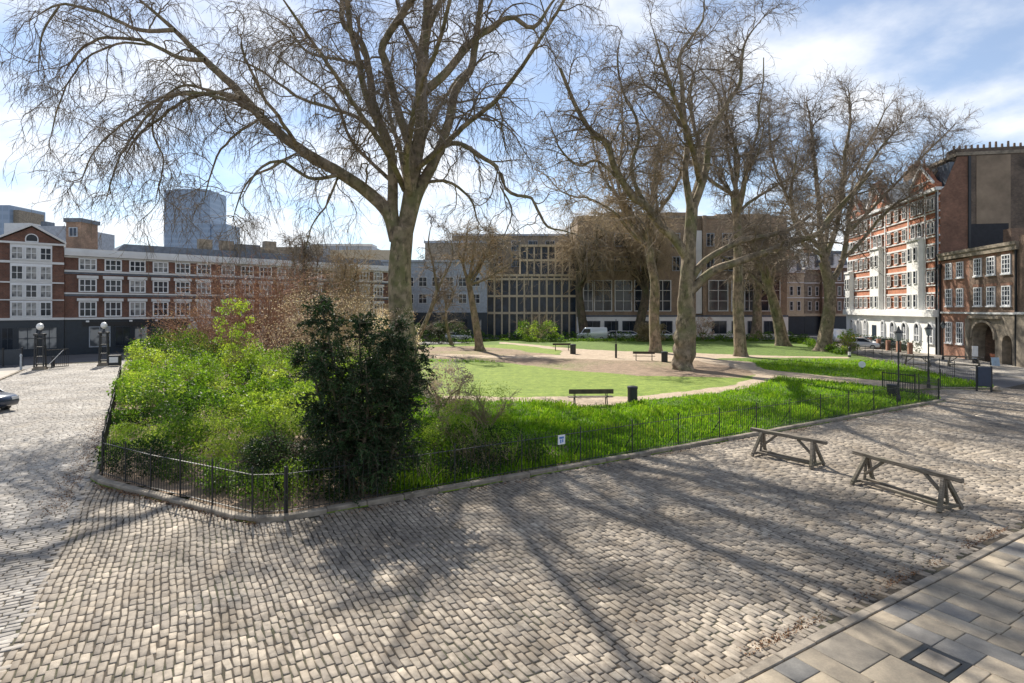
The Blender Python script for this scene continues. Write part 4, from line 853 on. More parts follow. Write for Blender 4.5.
# things before the archway
e = empty('planter', (*G(998, 364), 0), R(10), 'terracotta planter before the archway of the old brick house', 'planter')
m_ = MB(); m_.lathe([(.42, 0), (.55, .75), (.6, .76), (.6, .95), (.5, .95)], n=14); m_.build('pot', M['terracotta'], e)
m_ = MB(); m_.lathe([(.5, .96), (.25, 1.0)], n=12); m_.build('soil', M['joint'], e)
e = empty('sign_board', (*G(995, 367), 0), R(-15), 'pale blue A-board standing in front of the terracotta planter', 'sign board')
m_ = MB(); m_.bar((0, -.2, 0), (0, 0, .85), .6, .03, up=(0, 1, 0)); m_.build('front_panel', simple('pale_blue_board', (.38, .5, .62), .5), e)
m_ = MB(); m_.bar((0, .2, 0), (0, .04, .83), .6, .03, up=(0, 1, 0)); m_.build('back_panel', M['black'], e)
e = empty('sign_board', (*G(975, 364.5), 0), R(-25), 'narrow upright white sign on a black base left of the archway', 'sign board')
m_ = MB(); m_.box(-.22, .22, -.04, .04, .55, 1.7); m_.build('board', M['white'], e, .01); m_ = MB(); m_.box(-.2, .2, -.15, .15, 0, .54); m_.build('base', M['black'], e, .01)
m_ = MB(); m_.lathe([(.22, 0), (.26, .12), (.16, .3), (.05, .36)], n=9); tag(m_.build('stone', M['sandstone'], loc=(*G(997, 392), 0.02)), 'low rounded stone on the setts right of the blue box', 'stone')

# ------------------------------------------------------------------ cars
_cache = {}
def car(label, x, y, rz, col, kind='hatch', group=None):
    e = empty('parked_car', (x, y, 0), rz, label, 'van' if kind == 'van' else 'car', group)
    if kind == 'van':
        body = [(-2.4, .3), (2.35, .3), (2.45, .75), (2.4, 1.05), (1.75, 1.2), (1.2, 2.0), (1.0, 2.1), (-2.35, 2.1), (-2.45, 1.2)]; win = [(1.12, 1.85), (1.58, 1.25), (.3, 1.25), (.3, 1.85)]; hw = .95; wr = .34; wx = (1.5, -1.5)
        gl = [win]
    else:
        body = [(-2.0, .28), (2.0, .28), (2.12, .5), (2.08, .72), (1.9, .84), (1.05, .95), (-1.95, 1.0), (-2.1, .82), (-2.12, .5)]; hw = .87; wr = .315; wx = (1.3, -1.27)
        gl = None
    key = (kind, tuple(col))
    if key not in _cache:
        mp = Mat('car_paint'); mp.bsdf(col, .28, metal=.2); mp.p.inputs['Coat Weight'].default_value = .6; mat = mp.m
        b = MB(); b.prism(body, -hw, hw); bm_ = b.mesh('body', mat, bevel=.07, smooth=True)
        if kind == 'van': 
            b = MB(); b.prism([(1.2, 1.88), (1.62, 1.27), (.25, 1.27), (.25, 1.88)], -hw-.004, hw+.004); g1 = b.mesh('window', M['glass']); g2 = None
        else:
            b = MB(); vs = []
            for x_, z_, w_ in ((1.15, .93, hw-.06), (.35, 1.40, hw-.24), (-1.35, 1.40, hw-.24), (-1.9, .98, hw-.08)): vs += [(x_, -w_, z_), (x_, w_, z_)]
            b.add(vs, [(0, 2, 4, 6), (7, 5, 3, 1), (0, 1, 3, 2), (2, 3, 5, 4), (4, 5, 7, 6), (0, 6, 7, 1)]); g1 = b.mesh('window', M['glass'])
            b = MB(); b.box(-1.3, .32, -hw+.26, hw-.26, 1.385, 1.43)
            for s in (-1, 1):
                for (xa, za, wa, xb, zb, wb) in ((1.18, .93, hw-.05, .34, 1.41, hw-.23), (-.45, .96, hw-.04, -.45, 1.41, hw-.23), (-1.93, .98, hw-.06, -1.33, 1.41, hw-.23)): b.bar((xa, s*wa, za), (xb, s*wb, zb), .07, .05)
                b.bar((.36, s*(hw-.235), 1.40), (-1.36, s*(hw-.235), 1.40), .06, .05)
            g2 = b.mesh('roof', mat, bevel=.01)
        b = MB(); b.tube((0, -.1, 0), (0, .1, 0), wr, n=18); ty = b.mesh('tyre', M['black'], .02)
        b = MB(); b.tube((0, -.108, 0), (0, .108, 0), wr*.62, n=14); ri = b.mesh('rim', simple('alloy', (.35, .36, .38), .3, .8))
        b = MB(); b.box(-.06, .02, -.17, .17, -.07, .07); hl_ = b.mesh('headlight', simple('lamp_lens', (.6, .62, .64), .15))
        b = MB(); b.box(-.02, .06, -.14, .14, -.08, .08); tl = b.mesh('tail_light', simple('red_lens', (.3, .01, .01), .2))
        _cache[key] = (bm_, g1, g2, ty, ri, hl_, tl)
    bm_, g1, g2, ty, ri, hl_, tl = _cache[key]
    link('body', bm_, e); link('windows', g1, e)
    if g2: link('roof', g2, e)
    for x_ in wx:
        for s in (-1, 1):
            w_ = link('tyre', ty, e, (x_, s*(hw-.09), wr)); link('rim', ri, w_)
    for s in (-1, 1):
        link('headlight', hl_, e, (2.08 if kind != 'van' else 2.42, s*(hw-.24), .68 if kind != 'van' else .85)); link('tail_light', tl, e, (-2.1 if kind != 'van' else -2.44, s*(hw-.2), .78))
    return e
x0, y0 = G(15.5, 415)
car('dark blue car cut off by the left edge on the cobbled road', x0-3.1, y0+.75, R(-8), (.02, .035, .07))
CG = 'cars parked round the garden'
car('silver car parked beside the railings, nearest the white-stuccoed mansions', *G(862, 349), R(-42), (.45, .48, .52), group=CG)
car('pale blue-grey car parked behind the silver one on the right', *G(876, 347.5), R(-60), (.30, .36, .42), group=CG)
car('dark car parked nearest the mansion steps', *G(892, 350), R(-62), (.05, .06, .08), group=CG)
car('white van parked beyond the leaning plane trunk', *G(836, 343), R(-100), (.7, .71, .72), 'van', CG)
car('white van parked behind the dark trunk by the grid-fronted offices', *G(592, 340.5), R(172), (.6, .63, .68), 'van', CG)
car('white car parked between the two dark trunks', *G(613, 339.3), R(180), (.7, .7, .7), group=CG)
car('second white car, just left of the dark leaning trunk', *G(630, 339.5), R(0), (.62, .64, .66), group=CG)
car('pale car between the dark leaning trunk and the straight trunk', *G(664, 339.3), R(0), (.66, .66, .66), group=CG)
car('silver car parked before the dark blue ground floor', *G(458, 341), R(10), (.55, .57, .6), group=CG)
car('white car half hidden behind the corner bed before the brick offices', *G(173, 358), R(38), (.68, .69, .7), group=CG)

# left gateway piers
def pier(label, px, py, rz):
    e = empty('gate_pier', (*G(px, py), 0), rz, label, 'gate pier', 'gateway piers on the cobbled road')
    m_ = MB(); m_.box(-.45, .45, -.35, .35, 0, .18); m_.box(-.38, .38, -.3, .3, .18, .3); m_.build('plinth', M['sandstone'], e, .02)
    for i, (sx, sy) in enumerate(((-1, -1), (1, -1), (1, 1), (-1, 1))):
        m_ = MB(); m_.bar((sx*.32, sy*.24, .3), (sx*.26, sy*.2, 2.9), .09); m_.build('corner_bar', M['black'], e)
    m_ = MB()
    for z in (.5, 1.1, 1.9, 2.6): m_.box(-.31, .31, -.23, .23, z, z+.06)
    for k in (-1, 0, 1): m_.bar((k*.15, -.23, .5), (k*.15, -.23, 2.7), .025); m_.bar((k*.15, .23, .5), (k*.15, .23, 2.7), .025)
    m_.build('grille', M['black'], e)
    m_ = MB(); m_.box(-.36, .36, -.3, .3, 2.9, 3.05); m_.lathe([(.2, 3.05), (.1, 3.2), (.06, 3.35)], n=10); m_.build('cap', M['black'], e)
    m_ = MB(); m_.lathe([(.08, 3.35), (.24, 3.5), (.27, 3.66), (.2, 3.85), (.06, 3.93)], n=12); m_.build('lamp_globe', simple('opal_glass', (.75, .76, .76), .3, var=.03), e)
    return e
pier('black openwork gate pier with white globe lamp, nearer the left edge', 40, 370, R(20))
pier('black openwork gate pier with white globe lamp beside the corner bed end', 104, 366, R(20))
e = empty('barrier_box', (*G(107.5, 366.5), 0), R(20), 'low dark box with a white panel at the right-hand gate pier', 'box')
m_ = MB(); m_.box(.1, 1.0, -.3, .3, .1, 1.0); m_.build('box', M['black'], e, .02); m_ = MB(); m_.box(.22, .88, -.33, -.304, .35, .85); m_.build('panel', M['white'], e)
e = empty('gate_leaf', (*G(42, 370), 0), R(60), 'open black gate leaf with a white diagonal bar at the left pier', 'gate')
m_ = MB(); m_.box(.3, 1.9, -.03, .03, .15, .22); m_.box(.3, 1.9, -.03, .03, 1.6, 1.67)
for k in range(12): m_.bar((.35+k*.14, 0, .2), (.35+k*.14, 0, 1.65), .025)
m_.build('bars', M['black'], e); m_ = MB(); m_.bar((.35, -.05, .3), (1.5, -.05, 1.6), .035); m_.build('diagonal_bar', M['white'], e)
e = empty('bollard', (*G(21, 371), 0), 0, 'thin grey bollard left of the gate piers', 'bollard'); m_ = MB(); m_.lathe([(.09, 0), (.07, 1.2), (.1, 1.22), (.06, 1.4)], n=10); m_.build('shaft', M['lead'], e)
e = empty('bollard', (*G(53, 368), 0), 0, 'short black bollard just right of the left gate pier', 'bollard'); m_ = MB(); m_.lathe([(.13, 0), (.1, .8), (.14, .85), (.06, 1.0)], n=10); m_.build('shaft', M['black'], e)
e = empty('fence', (*G(-12, 367), 0), R(25), 'dark blue hoarding fence low at the left edge before the shops', 'fence')
m_ = MB(); m_.box(-3, 2.4, -.05, .05, .1, 1.5); m_.build('panel', M['navy'], e, .01)
for k in range(5): m_ = MB(); m_.box(-3+k*1.33, -2.9+k*1.33, -.1, .1, 0, 1.65); m_.build('post', M['black'], e)

# ------------------------------------------------------------------ buildings
_w = {}
def window(parent, x, z, w, h, nv=2, nh=2, fm='white', gm='glass', y=0.0, fw=.09, name='window', sill=True, arch=False, d=.10):
    key = (round(w, 3), round(h, 3), nv, nh, fm, gm, fw, sill, arch)
    if key not in _w:
        b = MB()
        b.box(-w/2, -w/2+fw, -d, 0, 0, h); b.box(w/2-fw, w/2, -d, 0, 0, h); b.box(-w/2+fw, w/2-fw, -d, 0, 0, fw)
        if arch:
            n = 8; pts = [(w/2*math.cos(math.pi*i/n), h+w/2*math.sin(math.pi*i/n)) for i in range(n+1)]; inn = [((w/2-fw)*math.cos(math.pi*i/n), h+(w/2-fw)*math.sin(math.pi*i/n)) for i in range(n, -1, -1)]
            for i in range(n):
                a, c = pts[i], pts[i+1]; e_, f_ = inn[n-i], inn[n-i-1]; b.prism([a, c, f_, e_], -d, 0)
        else: b.box(-w/2+fw, w/2-fw, -d, 0, h-fw, h)
        for i in range(1, nv): xx = -w/2+w*i/nv; b.box(xx-fw*.35, xx+fw*.35, -d+.01, 0, fw, h-(0 if arch else fw))
        for i in range(1, nh): zz_ = h*i/nh; b.box(-w/2+fw, w/2-fw, -d+.015, 0, zz_-fw*.3, zz_+fw*.3)
        if sill: b.box(-w/2-.08, w/2+.08, -d-.06, 0, -.12, -.003)
        fr = b.mesh('window', M[fm]); p = MB()
        if arch: p.prism([(w/2-.02, .02)]+[((w/2-.02)*math.cos(math.pi*i/8), h+(w/2-.02)*math.sin(math.pi*i/8)) for i in range(9)]+[(-w/2+.02, .02)], -.045, -.02)
        else: p.box(-w/2+.02, w/2-.02, -.045, -.02, .02, h-.02)
        _w[key] = (fr, p.mesh('pane', M[gm]))
    fr, pn = _w[key]; o = link(name, fr, parent, (x, y, z)); link('pane', pn, o); return o
def part(parent, name, mat, *boxes, bevel=0):
    b = MB()
    for x in boxes: b.box(*x)
    return b.build(name, M[mat] if isinstance(mat, str) else mat, parent, bevel)

# long brick office range on the left
AB = math.atan2(.678, .735); ox, oy = -49.5, 63.0
e = empty('brick_offices', (ox, oy, 0), AB, 'long red-brown brick office range with white window bands over black shopfronts', 'building')
Lb = 42
part(e, 'wall', 'brick', (0, Lb, 0, 12, 3.9, 11.0)); part(e, 'shopfront', 'navy', (0.02, Lb, -.08, 11.9, 0, 3.88))
part(e, 'cornice', 'stonewhite', (0, Lb+.1, -.45, 12.1, 11.02, 11.5), (0, Lb+.05, -.2, 12.05, 11.5, 11.85), (0, Lb, -.12, -.003, 10.82, 11.0))
part(e, 'string_band', 'stonewhite', (.0, Lb, -.14, -.003, 9.22, 9.42)); part(e, 'string_band', 'stonewhite', (.0, Lb, -.14, -.003, 6.75, 6.92)); part(e, 'string_band', 'stonewhite', (.0, Lb, -.25, -.003, 3.9, 4.12))
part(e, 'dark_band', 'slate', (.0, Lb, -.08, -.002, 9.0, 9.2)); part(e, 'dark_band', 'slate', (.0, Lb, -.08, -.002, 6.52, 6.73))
for i in range(17):
    x = 1.3+.8+2.38*i+(.5 if i > 5 else 0)+(.5 if i > 11 else 0)
    for z, h in ((9.45, 1.35), (7.0, 1.5), (4.2, 1.75)):
        if x < Lb-1: window(e, x, z, 1.65, h, 3, 2, gm='blind' if (i*7+int(z)) % 3 == 0 else 'glass', sill=False, fw=.13, d=.12)
    part(e, 'lintel', 'stonewhite', (x-.98, x+.98, -.20, -.003, 8.52, 8.86)) if x < Lb-1 else None
    part(e, 'lintel', 'stonewhite', (x-.98, x+.98, -.20, -.003, 5.98, 6.3)) if x < Lb-1 else None
for i, (a, c) in enumerate(((2.2, 4.2), (4.6, 6.2), (6.5, 7.9), (9.2, 12.2), (13, 16), (17, 20), (21, 24), (25, 28), (29, 32), (33, 36))):
    window(e, (a+c)/2, .75, c-a, 2.35, 2 if c-a < 2.2 else 3, 1, fm='lead' if i == 0 else 'navy', gm='blind' if i % 2 == 0 else 'glass', y=-.08, name='shop_window', sill=False)
part(e, 'fascia', 'black', (1.6, 9, -.2, -.083, 3.15, 3.6), (9.6, 20, -.2, -.083, 3.15, 3.6))
for x in (1.9, 6.0, 8.6, 12.4): part(e, 'fascia_lamp', 'white', (x, x+.3, -.4, -.205, 3.6, 3.8))
b = MB(); b.prism([(12.0, 2.6), (15.4, 2.6), (15.2, 3.1), (14.6, 3.55), (13.7, 3.75), (12.8, 3.55), (12.2, 3.1)], -.9, -.21); b.build('dome_awning', M['stonewhite'], e, .05)
b = MB(); b.prism([(5.0, 11.86), (Lb, 11.86), (Lb, 11.9), (Lb-1, 13.0), (6, 13.0)], 3.2, 10); b.build('roof', M['slate'], e)
for x in (14.5, 17.2, 23, 30): part(e, 'chimney', 'sandstone', (x, x+1.6, 4, 5.2, 11.9, 14.4 if x < 18 else 14.8))
part(e, 'plant_room', 'slate', (19, 22, 3, 6, 11.9, 14.0))
# gabled neighbour
e = empty('gabled_house', (ox, oy, 0), AB, 'narrow brick house with white pedimented gable and white bay windows at the left edge', 'building')
part(e, 'wall', 'brick', (-5.5, -.03, -.25, 12, 3.9, 12.0)); part(e, 'shopfront', 'navy', (-5.5, -.03, -.3, 11.9, 0, 3.88))
b = MB(); b.prism([(-5.5, 12.25), (-.05, 12.25), (-2.75, 13.85)], -.25, 8); b.build('gable', M['brick'], e)
b = MB(); b.prism([(-5.75, 12.22), (-2.75, 14.0), (.15, 12.22), (.15, 12.45), (-2.75, 14.25), (-5.75, 12.45)][::-1], -.55, 8.2); b.build('verge', M['stonewhite'], e)
part(e, 'cornice', 'stonewhite', (-5.7, .1, -.5, 12, 12.003, 12.218)); part(e, 'string_band', 'stonewhite', (-5.5, -.03, -.38, -.253, 9.95, 10.2)); part(e, 'string_band', 'stonewhite', (-5.5, -.03, -.38, -.253, 7.85, 8.0)); part(e, 'string_band', 'stonewhite', (-5.5, -.03, -.45, -.253, 3.9, 4.15)); part(e, 'string_band', 'stonewhite', (-5.5, -.03, -.34, -.253, 6.0, 6.12))
part(e, 'bay', 'white', (-4.5, -1.05, -.36, -.253, 4.15, 5.95), (-4.5, -1.05, -.36, -.253, 6.13, 7.83), (-4.5, -1.05, -.36, -.253, 8.02, 9.93), (-4.5, -1.05, -.36, -.253, 10.22, 12.0))
for zi, (z, h) in enumerate(((4.3, 1.55), (6.3, 1.4), (8.2, 1.5), (10.35, 1.35))):
    for xi, x in enumerate((-3.95, -2.8, -1.6)):
        window(e, x, z, 1.0, h, 2, 2, y=-.37, gm='blind' if (xi+zi) % 3 != 2 else 'glass', sill=False)
window(e, -2.75, 12.25, 1.1, .35, 1, 1, y=-.26, arch=True, sill=False); 
for i, (a, c) in enumerate(((-5.2, -4.2), (-3.9, -2.3), (-2.0, -.6))): window(e, (a+c)/2, .75, c-a, 2.4, 2, 2, fm='navy', gm='blind' if i else 'glass', y=-.3, name='shop_window', sill=False)
e = empty('brick_house', (ox, oy, 0), AB, 'brick house end beyond the gabled one, mostly outside the left edge', 'building')
part(e, 'wall', 'brick', (-16, -5.53, 0, 12, 3.9, 12.0)); part(e, 'shopfront', 'navy', (-16, -5.53, -.05, 12, 0, 3.88)); part(e, 'cornice', 'stonewhite', (-16, -5.8, -.3, 12, 12.0, 12.4))
for z, h in ((4.3, 1.6), (6.4, 1.4), (8.4, 1.4), (10.4, 1.3)):
    for x in (-6.7, -9, -11.4, -13.8): window(e, x, z, 1.2, h, 2, 2)
# roofscape behind
def block(name, label, pxa, pxb, ytop, Y, dep, mat, cat='building', z0=0, extra=None, rz=0):
    xa, xb = (pxa-512)/F*Y, (pxb-512)/F*Y; h = H+(HZ-ytop)/F*Y
    e = empty(name, ((xa+xb)/2, Y, 0), rz, label, cat); w = (xb-xa)/2
    b = MB(); b.box(-w, w, 0, dep, z0, h); b.build('wall', M[mat], e)
    if extra: extra(e, w, h)
    return e
def rows(e, w, h, z0, pitch, wx, wh, ww, fm='white', gm='glass', nv=2, nh=2, mg=1.0):
    n = max(1, int((2*w-2*mg)/wx)); 
    z = z0
    while z+wh < h-.5:
        for i in range(n):
            window(e, -w+mg+(i+.5)*(2*w-2*mg)/n, z, ww, wh, nv, nh, fm=fm, gm=gm, sill=False)
        z += pitch
def ext_roof(e, w, h): part(e, 'parapet', 'lead', (-w-.2, w+.2, -.2, 5, h, h+.4))
block('stair_turret', 'tall brown brick turret with curved grey roof rising behind the gabled house', 66, 81, 222, 74, 3, 'stock', extra=lambda e, w, h: (part(e, 'cap', 'slate', (-w-.2, w+.2, -.2, 3.2, h, h+.5)), window(e, 0, h-1.9, 1.1, 1.2, 2, 1, fm='lead', gm='glassblue', sill=False)))
block('slate_roof_house', 'grey slate roofed house between gable and turret', 37, 65, 226, 80, 10, 'lead', extra=lambda e, w, h: part(e, 'chimney', 'slate', (-w-.3, -w+.5, 1, 2.5, h-3, h+.8)))
block('glass_tower', 'blue grey glass tower cut by the left edge of the photo', -30, 9.5, 205, 260, 20, 'tower')
block('office_block', 'pale beige block joined to the glass tower at the left edge', 9.6, 19, 210, 262, 14, 'sandstone')
block('glass_roof_block', 'low pale roof structure behind the gable peak', 4, 30, 223, 120, 8, 'stonewhite')
def tower_extra(e, w, h): part(e, 'roof_plant', 'lead', (-w*.7, w*.7, 3, 15, h, h+1.5))
block('glass_tower', 'tall blue grey glass tower block rising on the left skyline', 164, 210, 190, 420, 24, 'tower', extra=tower_extra)
block('glass_tower', 'stepped lower blue grey block adjoining the tall skyline tower', 210.3, 227, 224, 421, 20, 'tower')
block('office_block', 'low blue grey block right of the skyline towers', 226, 242, 246, 300, 12, 'tower')
block('office_block', 'beige stone office block on the skyline left of the slim trees', 250, 300, 247, 150, 12, 'sandstone', extra=lambda e, w, h: rows(e, w, h, 12, 3, 2.4, 1.6, 1.3, fm='lead', mg=.6))
block('office_block', 'long pale blue-roofed office block behind the slim bare trees', 300, 372, 246, 160, 14, 'lead', extra=lambda e, w, h: (part(e, 'parapet', 'stonewhite', (-w, w, -.2, 6, h, h+.6)), rows(e, w, h, 12, 3.2, 3, 1.8, 2.2, fm='lead', mg=.6)))
block('office_block', 'beige block with flat top behind the huge trunk', 330, 398, 250, 140, 14, 'cream', extra=lambda e, w, h: rows(e, w, h, 8, 3.2, 3, 1.8, 1.8, fm='lead', mg=.8))
# pale clad building left of the grid
def pale(e, w, h):
    part(e, 'base_wall', 'navy', (-w-.02, w+.02, -.12, 5, 0, 4.4)); part(e, 'cornice', 'lead', (-w-.2, w+.2, -.4, 6, h, h+.35))
    rows(e, w, h, 6.0, 3.0, 2.2, 1.7, 1.5, fm='stonewhite', mg=.8)
    for k in range(3): part(e, 'cladding_rib', 'lead', (-w, w, -.06, -.003, 5.2+k*3.0, 5.45+k*3.0))
    for k in range(8): window(e, -w+1.6+k*(2*w-3.2)/7, .7, 1.4, 2.6, 1, 2, fm='navy', gm='blind' if k % 3 == 1 else 'glass', y=-.12, sill=False, name='shop_window')
block('sheeted_building', 'pale blue-grey clad building over a dark blue ground floor, left of the grid offices', 372, 487, 262, 101, 10, 'lead', extra=pale)
block('office_block', 'grey stepped roof block rising above the pale clad building', 425, 485, 243, 112, 10, 'sandstone', extra=ext_roof)
# grid building
def grid(e, w, h, z0=0, fl=3.05, first=4.3, sp=1.36):
    n = round(2*w/sp)
    for i in range(n+1): x = -w+i*2*w/n; part(e, 'mullion', 'cream', (x-.14, x+.14, -.45, -.003, z0, h))
    z = first+z0
    while z < h+.2: part(e, 'floor_band', 'cream', (-w-.14, w+.14, -.5, -.452, z-.2, z+.2)); z += fl
block('grid_offices', 'office building with cream stone grid of tall windows, left of the big brown block', 487, 576.5, 276.5, 103, 14, 'glassblue', extra=lambda e, w, h: (grid(e, w, h), part(e, 'parapet', 'cream', (-w-.2, w+.2, -.55, 3, h, h+.4))))
block('grid_offices', 'set-back upper storeys of the cream grid offices', 520, 576.5, 247, 105.5, 12, 'glassblue', extra=lambda e, w, h: (grid(e, w, h, z0=11.0, first=3.0), part(e, 'parapet', 'cream', (-w-.2, w+.2, -.55, 3, h, h+.4))), z0=11.0)
b_ = block('mansard_block', 'long grey mansard roof building behind the grid offices', 452, 580, 236, 122, 12, 'sandstone', extra=lambda e, w, h: (part(e, 'parapet', 'lead', (-w, w, -.3, 8, h, h+.4)), rows(e, w, h, 14, 3.4, 3.2, 2.2, 2.0, fm='lead', mg=1)))
# big brown block
def brown(e, w, h):
    S = 102/F
    def X(px): return (px-512)*S-(577.5+787-1024)/2*S
    part(e, 'base_wall', 'stucco', (-w-.1, w+.1, -.25, 13, 0, 3.6)); part(e, 'ledge', 'slate', (-w-.1, w+.1, -.3, -.003, 3.62, 3.95))
    for a, c in ((585, 600), (604, 618), (622, 636), (641, 655), (660, 672), (711, 726), (731, 740), (747, 753), (763, 775)):
        window(e, (X(a)+X(c))/2, .6, X(c)-X(a), 2.3, 2, 1, fm='slate', y=-.25, sill=False, name='shop_window')
    for a, c in ((583, 593), (594, 612), (614.5, 632), (634, 652), (654, 671), (708, 728), (731, 741), (744, 754), (757, 780)):
        window(e, (X(a)+X(c))/2, 4.6, X(c)-X(a), 5.6, 2, 3, fm='stonewhite', sill=False, fw=.15, d=.2)
    for a, c in ((586, 606), (614, 632), (640, 656), (672, 680), (706, 714), (722, 734), (744, 756), (764, 778)):
        window(e, (X(a)+X(c))/2, 11.8, X(c)-X(a), 2.6, 2, 1, fm='lead', sill=False, fw=.12, d=.2); window(e, (X(a)+X(c))/2, 16.2, X(c)-X(a), 2.4, 2, 1, fm='lead', sill=False, fw=.12, d=.2)
    part(e, 'glazed_strip', 'stonewhite', (X(695), X(701), -.5, -.003, 4.2, 19)); part(e, 'rib', 'brownclad', (X(701.5), X(705), -.8, -.003, 4.0, h)); part(e, 'rib', 'brownclad', (X(690), X(694.5), -.8, -.003, 4.0, h))
    part(e, 'roof_storey', 'brownclad', (X(610), X(690), 1.5, 11, h, h+.9), (X(720), X(774), 1.5, 11, h, h+.6)); part(e, 'parapet', 'sandstone', (-w-.1, w+.1, -.12, 13, h-.5, h+.02))
block('brown_office_block', 'large brown brick office block with white ground floor behind the middle trees', 577.5, 787, 216, 102, 12.8, 'brownclad', extra=brown)
# cream buildings in the gap
def cream_front(e, w, h):
    part(e, 'shopfront', 'navy', (-w, w, -.2, 5, 0, 3.6)); part(e, 'cornice', 'cream', (-w-.1, w+.1, -.4, 6, 3.62, 4.1)); part(e, 'cornice', 'stonewhite', (-w-.1, w+.1, -.4, 6, h, h+.5))
    rows(e, w, h, 4.7, 2.9, 1.15, 1.8, .7, fm='stonewhite', nv=1, nh=2, mg=.3); part(e, 'string_band', 'stonewhite', *[(-w, w, -.12, -.003, z_, z_+.2) for z_ in (7.1, 10.0) if z_ < h-.5])
    b = MB(); b.prism([(-w, h+.5), (w, h+.5), (w-.8, h+3.4), (-w+.8, h+3.4)], .6, 8); b.build('roof', M['slate'], e)
    part(e, 'chimney', 'terracotta', (-w+1.0, -w+2.0, 1, 2.2, h+1, h+4.6)); part(e, 'dormer', 'stonewhite', (w-3.0, w-1.4, .1, 2.5, h+.5, h+2.7))
block('cream_mansions', 'ornate cream stone building with shopfronts seen left of the leaning trunk', 786, 804, 273, 110, 9, 'cream', extra=cream_front)
block('cream_mansions', 'pale brick and stone building with red dormer partly hidden by the leaning trunk', 804.3, 822, 270, 112, 9, 'sandstone', extra=cream_front)
block('terrace_house', 'dark brick terrace house with white window bays right of the leaning trunk', 822.3, 850, 268, 111, 9, 'stock', extra=cream_front)
# red brick mansions (facade seen at a slant, lit by the sun)
AR = math.atan2(-.982, -.186); RO = (51.13, 86.7, 0); LR = 25.4
e = empty('red_mansions', RO, AR, 'ornate orange-red brick mansion block with white bays, bands and stuccoed ground floor', 'building')
EV = 18.0
part(e, 'wall', 'redbrick', (0, LR, 0, 2.4, 4.25, EV), (0, LR-6.3, 2.4, 11, 4.25, EV)); part(e, 'ground_floor', 'stucco', (-.02, LR, -.25, 2.4, 0, 4.2))
part(e, 'balcony', 'stucco', (0, LR+.1, -.75, -.003, 4.22, 5.0)); part(e, 'cornice', 'stonewhite', (0, LR+.15, -.5, -.03, EV+.002, EV+.35), (0, LR, -.027, 2.4, EV+.002, EV+.35))
FL = [5.25, 7.95, 10.65, 13.35, 16.0]
for i, z in enumerate(FL):
    part(e, 'string_band', 'stonewhite', (0, LR+.02, -.10, -.003, z+1.52, z+1.72)); part(e, 'string_band', 'stonewhite', (0, LR+.02, -.12, -.003, z-.30, z-.12))
    part(e, 'string_band', 'stonewhite', (0, LR+.02, -.06, -.003, z+.72, z+.80))
def bayx(s): return LR-s                      # s = metres back from the near corner
for i, z in enumerate(FL):
    for s in (1.15, 2.05): window(e, bayx(s), z, .62, 1.4, 1, 2, fm='stonewhite', sill=False, y=-.125, d=.12)
    for s0 in (7.4, 9.4, 11.4): window(e, bayx(s0+.2), z, .95, 1.4, 2, 2, fm='stonewhite', sill=False, y=-.125, d=.12)
    for s0 in (18.6, 20.2, 21.8): window(e, bayx(s0), z, .95, 1.4, 2, 2, fm='stonewhite', sill=False, y=-.125, d=.12)
for s0, hi in ((3.0, 3), (13.2, 3), (22.9, 2)):
    w_ = 3.3 if s0 < 20 else 2.2; xa, xb = bayx(s0+w_), bayx(s0); zt = FL[hi]-.35
    b = MB(); b.slab([(xa, -.13), (xa+.3, -.62), (xb-.3, -.62), (xb, -.13)], 5.0, zt); b.build('bay', M['stucco'], e)
    b = MB(); b.slab([(xa-.1, -.13), (xa+.25, -.78), (xb-.25, -.78), (xb+.1, -.13)], zt+.003, zt+.25); b.build('bay_cornice', M['stucco'], e)
    for z in FL[:hi]:
        for t in (.3, .7): window(e, xa+(xb-xa)*t, z, .72, 1.55, 1, 2, fm='stonewhite', y=-.625, sill=False)
    for z in FL[hi:]:
        for t in (.27, .73): window(e, xa+(xb-xa)*t, z, 1.0, 1.15, 2, 2, fm='stonewhite', y=-.125, arch=True, sill=False, d=.14)
for s0 in (.15, 2.75, 6.5, 12.6, 16.9): part(e, 'pilaster', 'stonewhite', (bayx(s0)-.2, bayx(s0)+.02, -.22, -.126, 5.0, EV))
for s0, w_ in ((.9, 5.6), (13.0, 5.2), (20.5, 4.6)):
    xa, xb = bayx(s0+w_), bayx(s0); xm = (xa+xb)/2
    b = MB(); b.prism([(xa, EV+.36), (xb, EV+.36), (xb, EV+.9), (xb-1.0, EV+1.5), (xm+.6, EV+2.9), (xm, EV+3.2), (xm-.6, EV+2.9), (xa+1.0, EV+1.5), (xa, EV+.9)], -.1, .6); b.build('gable', M['redbrick'], e)
    b = MB(); b.bar((xa, -.25, EV+1.0), (xm, -.25, EV+3.35), .25, .2, up=(0, 1, 0)); b.bar((xm, -.25, EV+3.35), (xb, -.25, EV+1.0), .25, .2, up=(0, 1, 0)); b.box(xa+.7, xb-.7, -.2, -.103, EV+1.35, EV+1.5); b.build('coping', M['stonewhite'], e)
    b = MB(); b.tube((xm, .2, EV+3.2), (xm, .2, EV+4.3), .16, .04); b.build('finial', M['terracotta'], e)
    window(e, xm, EV+.45, .8, .75, 2, 1, fm='stonewhite', arch=True, sill=False, y=-.1)
b = MB(); b.prism([(0, EV+.36), (LR, EV+.36), (LR-.05, EV+3.0), (.5, EV+3.0)], .9, 2.4); b.build('roof', M['slate'], e)
